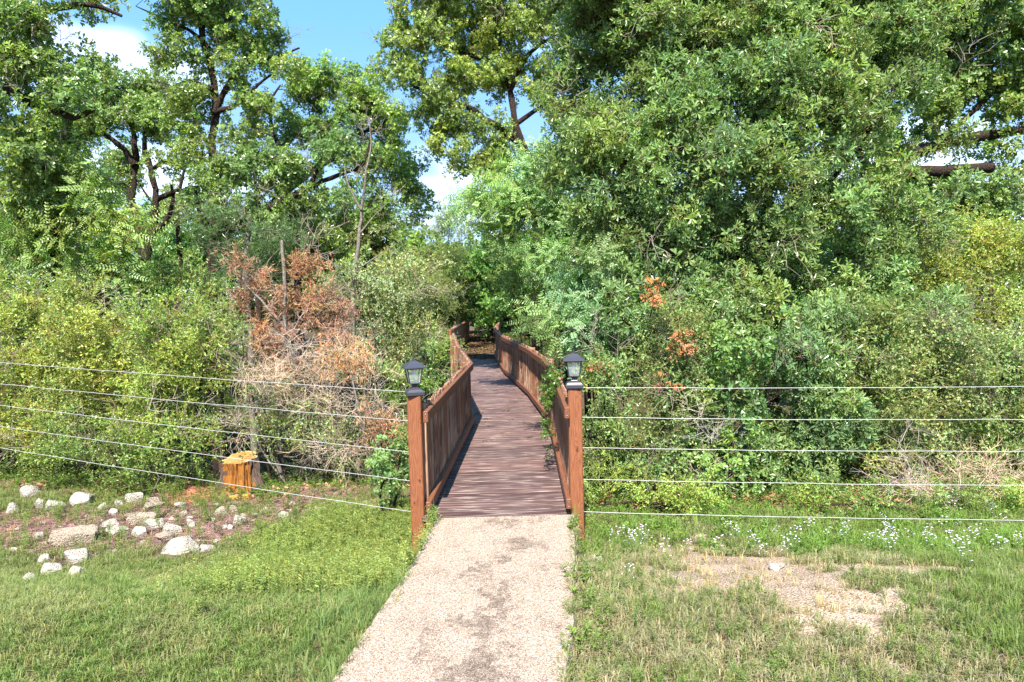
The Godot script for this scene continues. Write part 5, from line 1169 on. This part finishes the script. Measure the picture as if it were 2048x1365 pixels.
func build_cover() -> void:
	rng.seed = 99
	var lawn := tuft(16, .035, .075, .0042, .9, .035)
	var tall := tuft(14, .1, .24, .005, .8, .03)
	var strawy := tuft(13, .03, .08, .0038, 1.3, .04)
	var ferny := weed(10, .19, .026, .006, 0)
	var broad := weed(6, .09, .026, .013, 0)
	var fl := Buf.new()
	for k in 9:
		var p := Vector3(rr(-.05, .05), rr(.06, .16), rr(-.05, .05))
		fl.tube(PackedVector3Array([Vector3(p.x * .4, 0, p.z * .4), p]), PackedFloat32Array([.0013, .0009]), 3, Color(.25, .4, .15))
		for q in 5:
			var a := q * TAU / 5.
			fl.leaf(p, Vector3(cos(a), .25, sin(a)), Vector3.UP, .0075, .0065, 0, Color(.95, .96, 1.))
	var flower := fl.mesh()
	var st := Buf.new()
	for k in 7:
		var p := Vector3(rr(-.1, .1), rr(.003, .02), rr(-.1, .1))
		var a := rr(0., TAU)
		var e := Vector3(cos(a), rr(-.08, .12), sin(a)) * rr(.03, .11)
		st.tube(PackedVector3Array([p - e, p + rv() * .006, p + e]), PackedFloat32Array([.0022, .0026, .0012]), 3, Color(1, 1, 1) * rr(.6, 1.))
	var sticks := st.mesh()
	var lf := Buf.new()
	for k in 8:
		var a := rr(0., TAU)
		lf.leaf(Vector3(rr(-.12, .12), rr(.004, .02), rr(-.12, .12)), Vector3(cos(a), rr(-.1, .3), sin(a)), Vector3.UP + rv() * .5, rr(.05, .08), rr(.03, .045), 1, leaf_col(.5))
	var fallen := lf.mesh()
	var W := {"grass": [], "tall_grass": [], "dry_grass": [], "feathery_weeds": [], "leafy_weeds": [], "white_wildflowers": [], "twig_litter": [], "fallen_leaves": []}
	var T := {}
	for k in W:
		T[k] = []
	for i in 105000:
		var d := sqrt(rr(2.4 * 2.4, 10.6 * 10.6))
		var x := rr(-1., 1.) * (.86 * d + .8)
		var lap := rr(-.015, .035)
		if x > on_line(PATH_L, d) + lap and x < on_line(PATH_R, d) - lap and d < 5.95:
			continue
		if d > 5.9 and x > on_line(LINE_L, d) - .02 and x < on_line(LINE_R, d) + .02 and d < 33.:
			continue
		var n1 := noise.get_noise_2d(x * 35., d * 35.)
		var n2 := noise.get_noise_2d(x * 90. + 300., d * 90.)
		var n3 := fine.get_noise_2d(x * 40. + 100., d * 40.)
		if x < 0. and d > 4.8 and d < 9.:
			var on_rock := false
			for r in ROCKS:
				if absf(x - r[0]) < r[2] * .55 and absf(d + r[1]) < r[2] * .45 + .05:
					on_rock = true
					break
			if on_rock and rng.randf() < .9:
				continue
		var lit := litter_zone(x, d)
		var dirt := dirt_zone(x, d)
		var kind := "grass"
		var s := rr(.75, 1.3)
		var col := Color(.125, .185, .05)
		var roll := rng.randf()
		if x < 0.:
			var weedy := smoothstep(4.6, 5.5, d + n1 * .8 - .25 * smoothstep(-3.6, -1., x) + .25) * smoothstep(-2.9, -2.1, x + n2 * .4) * (1. - smoothstep(7.2, 8.2, d))
			if d > 8.9 + n1:
				if roll < .6:
					continue
				kind = "leafy_weeds" if roll < .75 else ("twig_litter" if roll < .9 else "fallen_leaves")
				col = Color(.09, .16, .03) if kind == "leafy_weeds" else Color(.26, .16, .1)
			elif lit > .35 and rng.randf() < lit * 1.1:
				if roll < .42:
					kind = "twig_litter"
					col = Color(.2, .14, .105) * rr(.6, 1.3)
					if Vector2(x - STUMP.x + .4, d + STUMP.z + .35).length() < .4 + n2 * .2:
						col = Color(.3, .15, .07) * rr(.7, 1.2)
				elif roll < .47:
					kind = "feathery_weeds"
					col = Color(.14, .22, .05)
				elif roll < .52:
					kind = "dry_grass"
					col = Color(.26, .22, .1)
				else:
					continue
			elif rng.randf() < weedy:
				if roll < .4:
					kind = "feathery_weeds"
					col = Color(.21, .28, .08)
				elif roll < .6:
					kind = "tall_grass"
					s *= .75
					col = Color(.135, .2, .06)
				elif roll < .75:
					kind = "leafy_weeds"
					col = Color(.175, .24, .07)
				else:
					col = Color(.135, .2, .055)
			else:
				var dryness := smoothstep(-.1, .5, n1 + .25 * n3 - .15 * (x + 2.5))
				if roll < .12 + .35 * dryness:
					kind = "dry_grass"
					col = Color(.22, .23, .1)
				elif roll < .16 and d > 4.6:
					kind = "tall_grass"
					s *= .7
				col = col.lerp(Color(.18, .21, .085), dryness * .6)
				if x < -3.2 and d > 4.2 and roll > .8:
					kind = "tall_grass"
					col = Color(.13, .185, .055)
					s *= .55
			if x > on_line(PATH_L, d) - .35 and d < 4.8 and kind == "grass" and roll > .6:
				kind = "tall_grass"
				s *= .6
				col = Color(.115, .18, .055)
		else:
			if d > 7.3 + n1 * .6:
				if roll < .6:
					continue
				kind = "leafy_weeds" if roll < .8 else "fallen_leaves"
				col = Color(.09, .16, .03) if kind == "leafy_weeds" else Color(.2, .12, .07)
			elif dirt > .4 and rng.randf() < dirt * 1.15:
				if roll > .05:
					continue
				kind = "dry_grass"
				col = Color(.32, .27, .15)
			else:
				var green := smoothstep(2.4, 3.1, x + n1 * .5 - (d - 4.5) * .1) * (1. - smoothstep(5.6, 6.4, d)) + .6 * smoothstep(5.55, 6.2, d + n2 * .3)
				green = clampf(green * .8 + smoothstep(.1, .5, n3) * .45, 0., 1.)
				var flowery := smoothstep(5.15, 5.5, d) * (1. - smoothstep(6.2, 6.7, d)) * smoothstep(.5, 1.5, x + n1)
				if rng.randf() < flowery * .013 + (.002 if d > 4.6 else 0.):
					kind = "white_wildflowers"
					col = Color(.46, .46, .47)
				elif rng.randf() > green:
					if roll < .62:
						kind = "dry_grass"
						col = Color(.31, .27, .18).lerp(Color(.2, .22, .11), rng.randf())
					elif roll < .7:
						kind = "feathery_weeds"
						s *= .7
						col = Color(.13, .2, .05)
					else:
						col = Color(.17, .2, .09)
				elif roll < .2 and d > 5.4:
					kind = "tall_grass"
					s *= .8
					col = Color(.12, .21, .04)
				elif roll < .42 and d > 5.5:
					kind = "leafy_weeds"
					col = Color(.12, .21, .04)
				elif roll < .3:
					kind = "tall_grass"
					s *= .6
			if x < on_line(PATH_R, d) + .16 and d < 6. and roll > .8 and n2 > -.1:
				kind = "leafy_weeds"
				col = Color(.12, .2, .04)
				s = rr(.8, 1.4)
		var k := rr(.75, 1.25)
		var y := ground_at(x, d)
		if d < 5.95 and x > on_line(PATH_L, d) - .02 and x < on_line(PATH_R, d) + .02:
			y = -.02
		W[kind].append(Transform3D(Basis(Vector3.UP, rr(0., TAU)) * Basis.from_scale(Vector3(s, s * rr(.8, 1.2), s)), Vector3(x, y - .004, -d)))
		T[kind].append(Color(col.r * k * rr(.88, 1.12) * 1.95, col.g * k * 1.7, col.b * k * 2.05))
	for i in 16000:
		var d := rr(9.5, 30.)
		var x := rr(-1., 1.) * (.86 * d + 1.)
		if x > on_line(LINE_L, d) - .1 and x < on_line(LINE_R, d) + .1:
			continue
		var s := rr(1.5, 3.2)
		W["leafy_weeds"].append(Transform3D(Basis(Vector3.UP, rr(0., TAU)) * Basis.from_scale(Vector3(s, s, s)), Vector3(x, height(x, d), -d)))
		T["leafy_weeds"].append(Color(.15, .2, .06) * rr(.6, 1.3))
	# dry leaves on the far deck, tree shade put into their darker brown
	for i in 1500:
		var d := rr(22., 33.8)
		if i % 6 == 0:
			d = rr(9., 22.)
		var x := rr(on_line(LINE_L, d), on_line(LINE_R, d))
		if i % 6 == 0 and rng.randf() < .8:
			continue
		W["fallen_leaves"].append(Transform3D(Basis(Vector3.UP, rr(0., TAU)) * Basis.from_scale(Vector3.ONE * (rr(.7, 1.3) if d > 22. else rr(.35, .6))), Vector3(x, .002, -d)))
		T["fallen_leaves"].append(Color(.2, .125, .075) * rr(.6, 1.3))
	for i in 2500:
		var d := rr(33.8, 46.)
		var x := rr(-5., 3.)
		W["fallen_leaves"].append(Transform3D(Basis(Vector3.UP, rr(0., TAU)) * Basis.from_scale(Vector3.ONE * rr(1., 1.8)), Vector3(x, height(x, d), -d)))
		T["fallen_leaves"].append(Color(.2, .125, .075) * rr(.6, 1.3))  # leaves past the deck, brown darkened likewise for the tree cover
	var meshes := {"grass": lawn, "tall_grass": tall, "dry_grass": strawy, "feathery_weeds": ferny, "leafy_weeds": broad, "white_wildflowers": flower, "twig_litter": sticks, "fallen_leaves": fallen}
	var words := {"grass": "short green lawn grass on both sides of the path", "tall_grass": "taller green grass blades by rocks and path", "dry_grass": "greyish dry grass around the bare dirt patch", "feathery_weeds": "bright feathery weeds between rocks and path", "leafy_weeds": "small broad leafed weeds under the wires", "white_wildflowers": "tiny white wildflowers in the grass below the right wires", "twig_litter": "brown twig litter around the stump and rocks", "fallen_leaves": "dry brown leaves fallen on the far deck"}
	for k in W:
		var o := scatter(k, meshes[k], M.grass_blade if "grass" in k or "weeds" in k else M.dry_leaf, self, W[k], T[k])
		tag(o, words[k], "litter" if k in ["twig_litter", "fallen_leaves"] else ("flowers" if "flower" in k else ("weeds" if "weeds" in k else "grass")), "", "stuff")

func build_vine() -> void:
	rng.seed = 61
	var at := Vector3(.52, .97, -7.6)
	var o := thing("climbing_vine", "green leafy vine trailing down the right bridge rail", "vine", at)
	var b := Buf.new()
	var where := []
	var tint := []
	for run in [[.0, .0, .85], [-.5, .02, .2], [.35, .0, .5]]:
		var p := Vector3(run[1] + .03, .03, run[0])
		var pts := PackedVector3Array()
		var rad := PackedFloat32Array()
		for i in 9:
			var t := i / 8.
			pts.append(p + Vector3(-.13 * sin(t * PI * .5) + rr(-.015, .015), -run[2] * t * t, rr(-.05, .05)))
			rad.append(.004 * (1. - .7 * t))
			for q in (1 if i % 2 else 2):
				where.append(facing(Vector3(-.8, .1, .3) + rv() * .8, rr(0., TAU), rr(.26, .42), pts[i] + rv() * .03))
				tint.append(Color(.15, .26, .05) * rr(.8, 1.25))
		b.tube(pts, rad, 5, Color.WHITE)
	part("stem", b.mesh(), M.oak_bark, o)
	scatter("leaves", SPRAY["oak0"], M.leaf, o, where, tint)

# ---------------------------------------------------------------- sky
func cloud_cover() -> ImageTexture:
	var w := 1024
	var h := 512
	var im := Image.create(w, h, false, Image.FORMAT_RGBA8)
	var f := FastNoiseLite.new()
	f.seed = 14
	f.frequency = 2.6
	f.fractal_octaves = 5
	for y in h:
		var el := PI * (.5 - (y + .5) / h)
		for x in w:
			if el <= 0.:
				im.set_pixel(x, y, Color(0, 0, 0, 0))
				continue
			var az := TAU * x / w
			var p := Vector3(cos(el) * sin(az), sin(el) * 2.4, cos(el) * cos(az))
			var n := f.get_noise_3dv(p) + .16 * exp(-el * 4.) - .02
			var a := smoothstep(.13, .42, n)
			im.set_pixel(x, y, Color(1., 1., 1., a * .9))
	return ImageTexture.create_from_image(im)

func _ready() -> void:
	# camera
	var cam := Camera3D.new()
	cam.name = "camera"
	add_child(cam)
	cam.fov = 53.13
	cam.near = 0.05
	cam.far = 1000.0
	cam.position = Vector3(0, 1.9, 0)
	cam.rotation = Vector3(-atan(82.5 / 1365.0), 0, deg_to_rad(-1.4))
	cam.current = true
	# sky, exposure
	var we := WorldEnvironment.new()
	we.name = "environment"
	var env := Environment.new()
	env.background_mode = Environment.BG_SKY
	env.tonemap_mode = Environment.TONE_MAPPER_LINEAR
	env.tonemap_exposure = 3.3
	env.sdfgi_enabled = true
	env.ssao_enabled = true
	env.ssil_enabled = true
	var sky := Sky.new()
	var sm := ProceduralSkyMaterial.new()
	sm.sky_top_color = Color(0.265, 0.475, 0.69)
	sm.sky_horizon_color = Color(0.64, 0.71, 0.77)
	sm.sky_curve = 0.13
	sm.ground_bottom_color = Color(0.2, 0.2, 0.15)
	sm.ground_horizon_color = Color(0.5, 0.55, 0.5)
	sm.sun_angle_max = 5.0
	sm.sky_cover = cloud_cover()
	sm.sky_cover_modulate = Color(0.58, 0.57, 0.56)
	sm.sky_energy_multiplier = 1.0
	sky.sky_material = sm
	env.sky = sky
	we.environment = env
	add_child(we)
	# sun: high, behind the camera and a little to its left
	var sun := DirectionalLight3D.new()
	sun.name = "sun"
	add_child(sun)
	var to_sun := Vector3(-.07, .8, .6).normalized()
	sun.look_at_from_position(to_sun * 50., Vector3.ZERO, Vector3.FORWARD)
	sun.light_energy = 1.5
	sun.light_color = Color(1.0, 0.965, 0.91)
	sun.light_angular_distance = 0.53
	sun.shadow_enabled = true
	rng.seed = 1
	noise.seed = 5
	noise.frequency = 0.02
	noise.fractal_octaves = 3
	fine.seed = 6
	fine.frequency = 0.05
	fine.fractal_octaves = 3
	make_materials()
	make_sprays()
	build_ground()
	build_path()
	build_bridge()
	for i in PLANTS.size():
		build_plant(PLANTS[i], i)
	build_lantern(Vector3(-.875, 1.08, -6.0), .33, "black solar lantern capping the left bridge post")
	build_lantern(Vector3(.542, 1.11, -6.0), -.06, "black solar lantern capping the right bridge post")
	build_fences()
	build_rocks()
	build_stump()
	build_vine()
	build_cover()
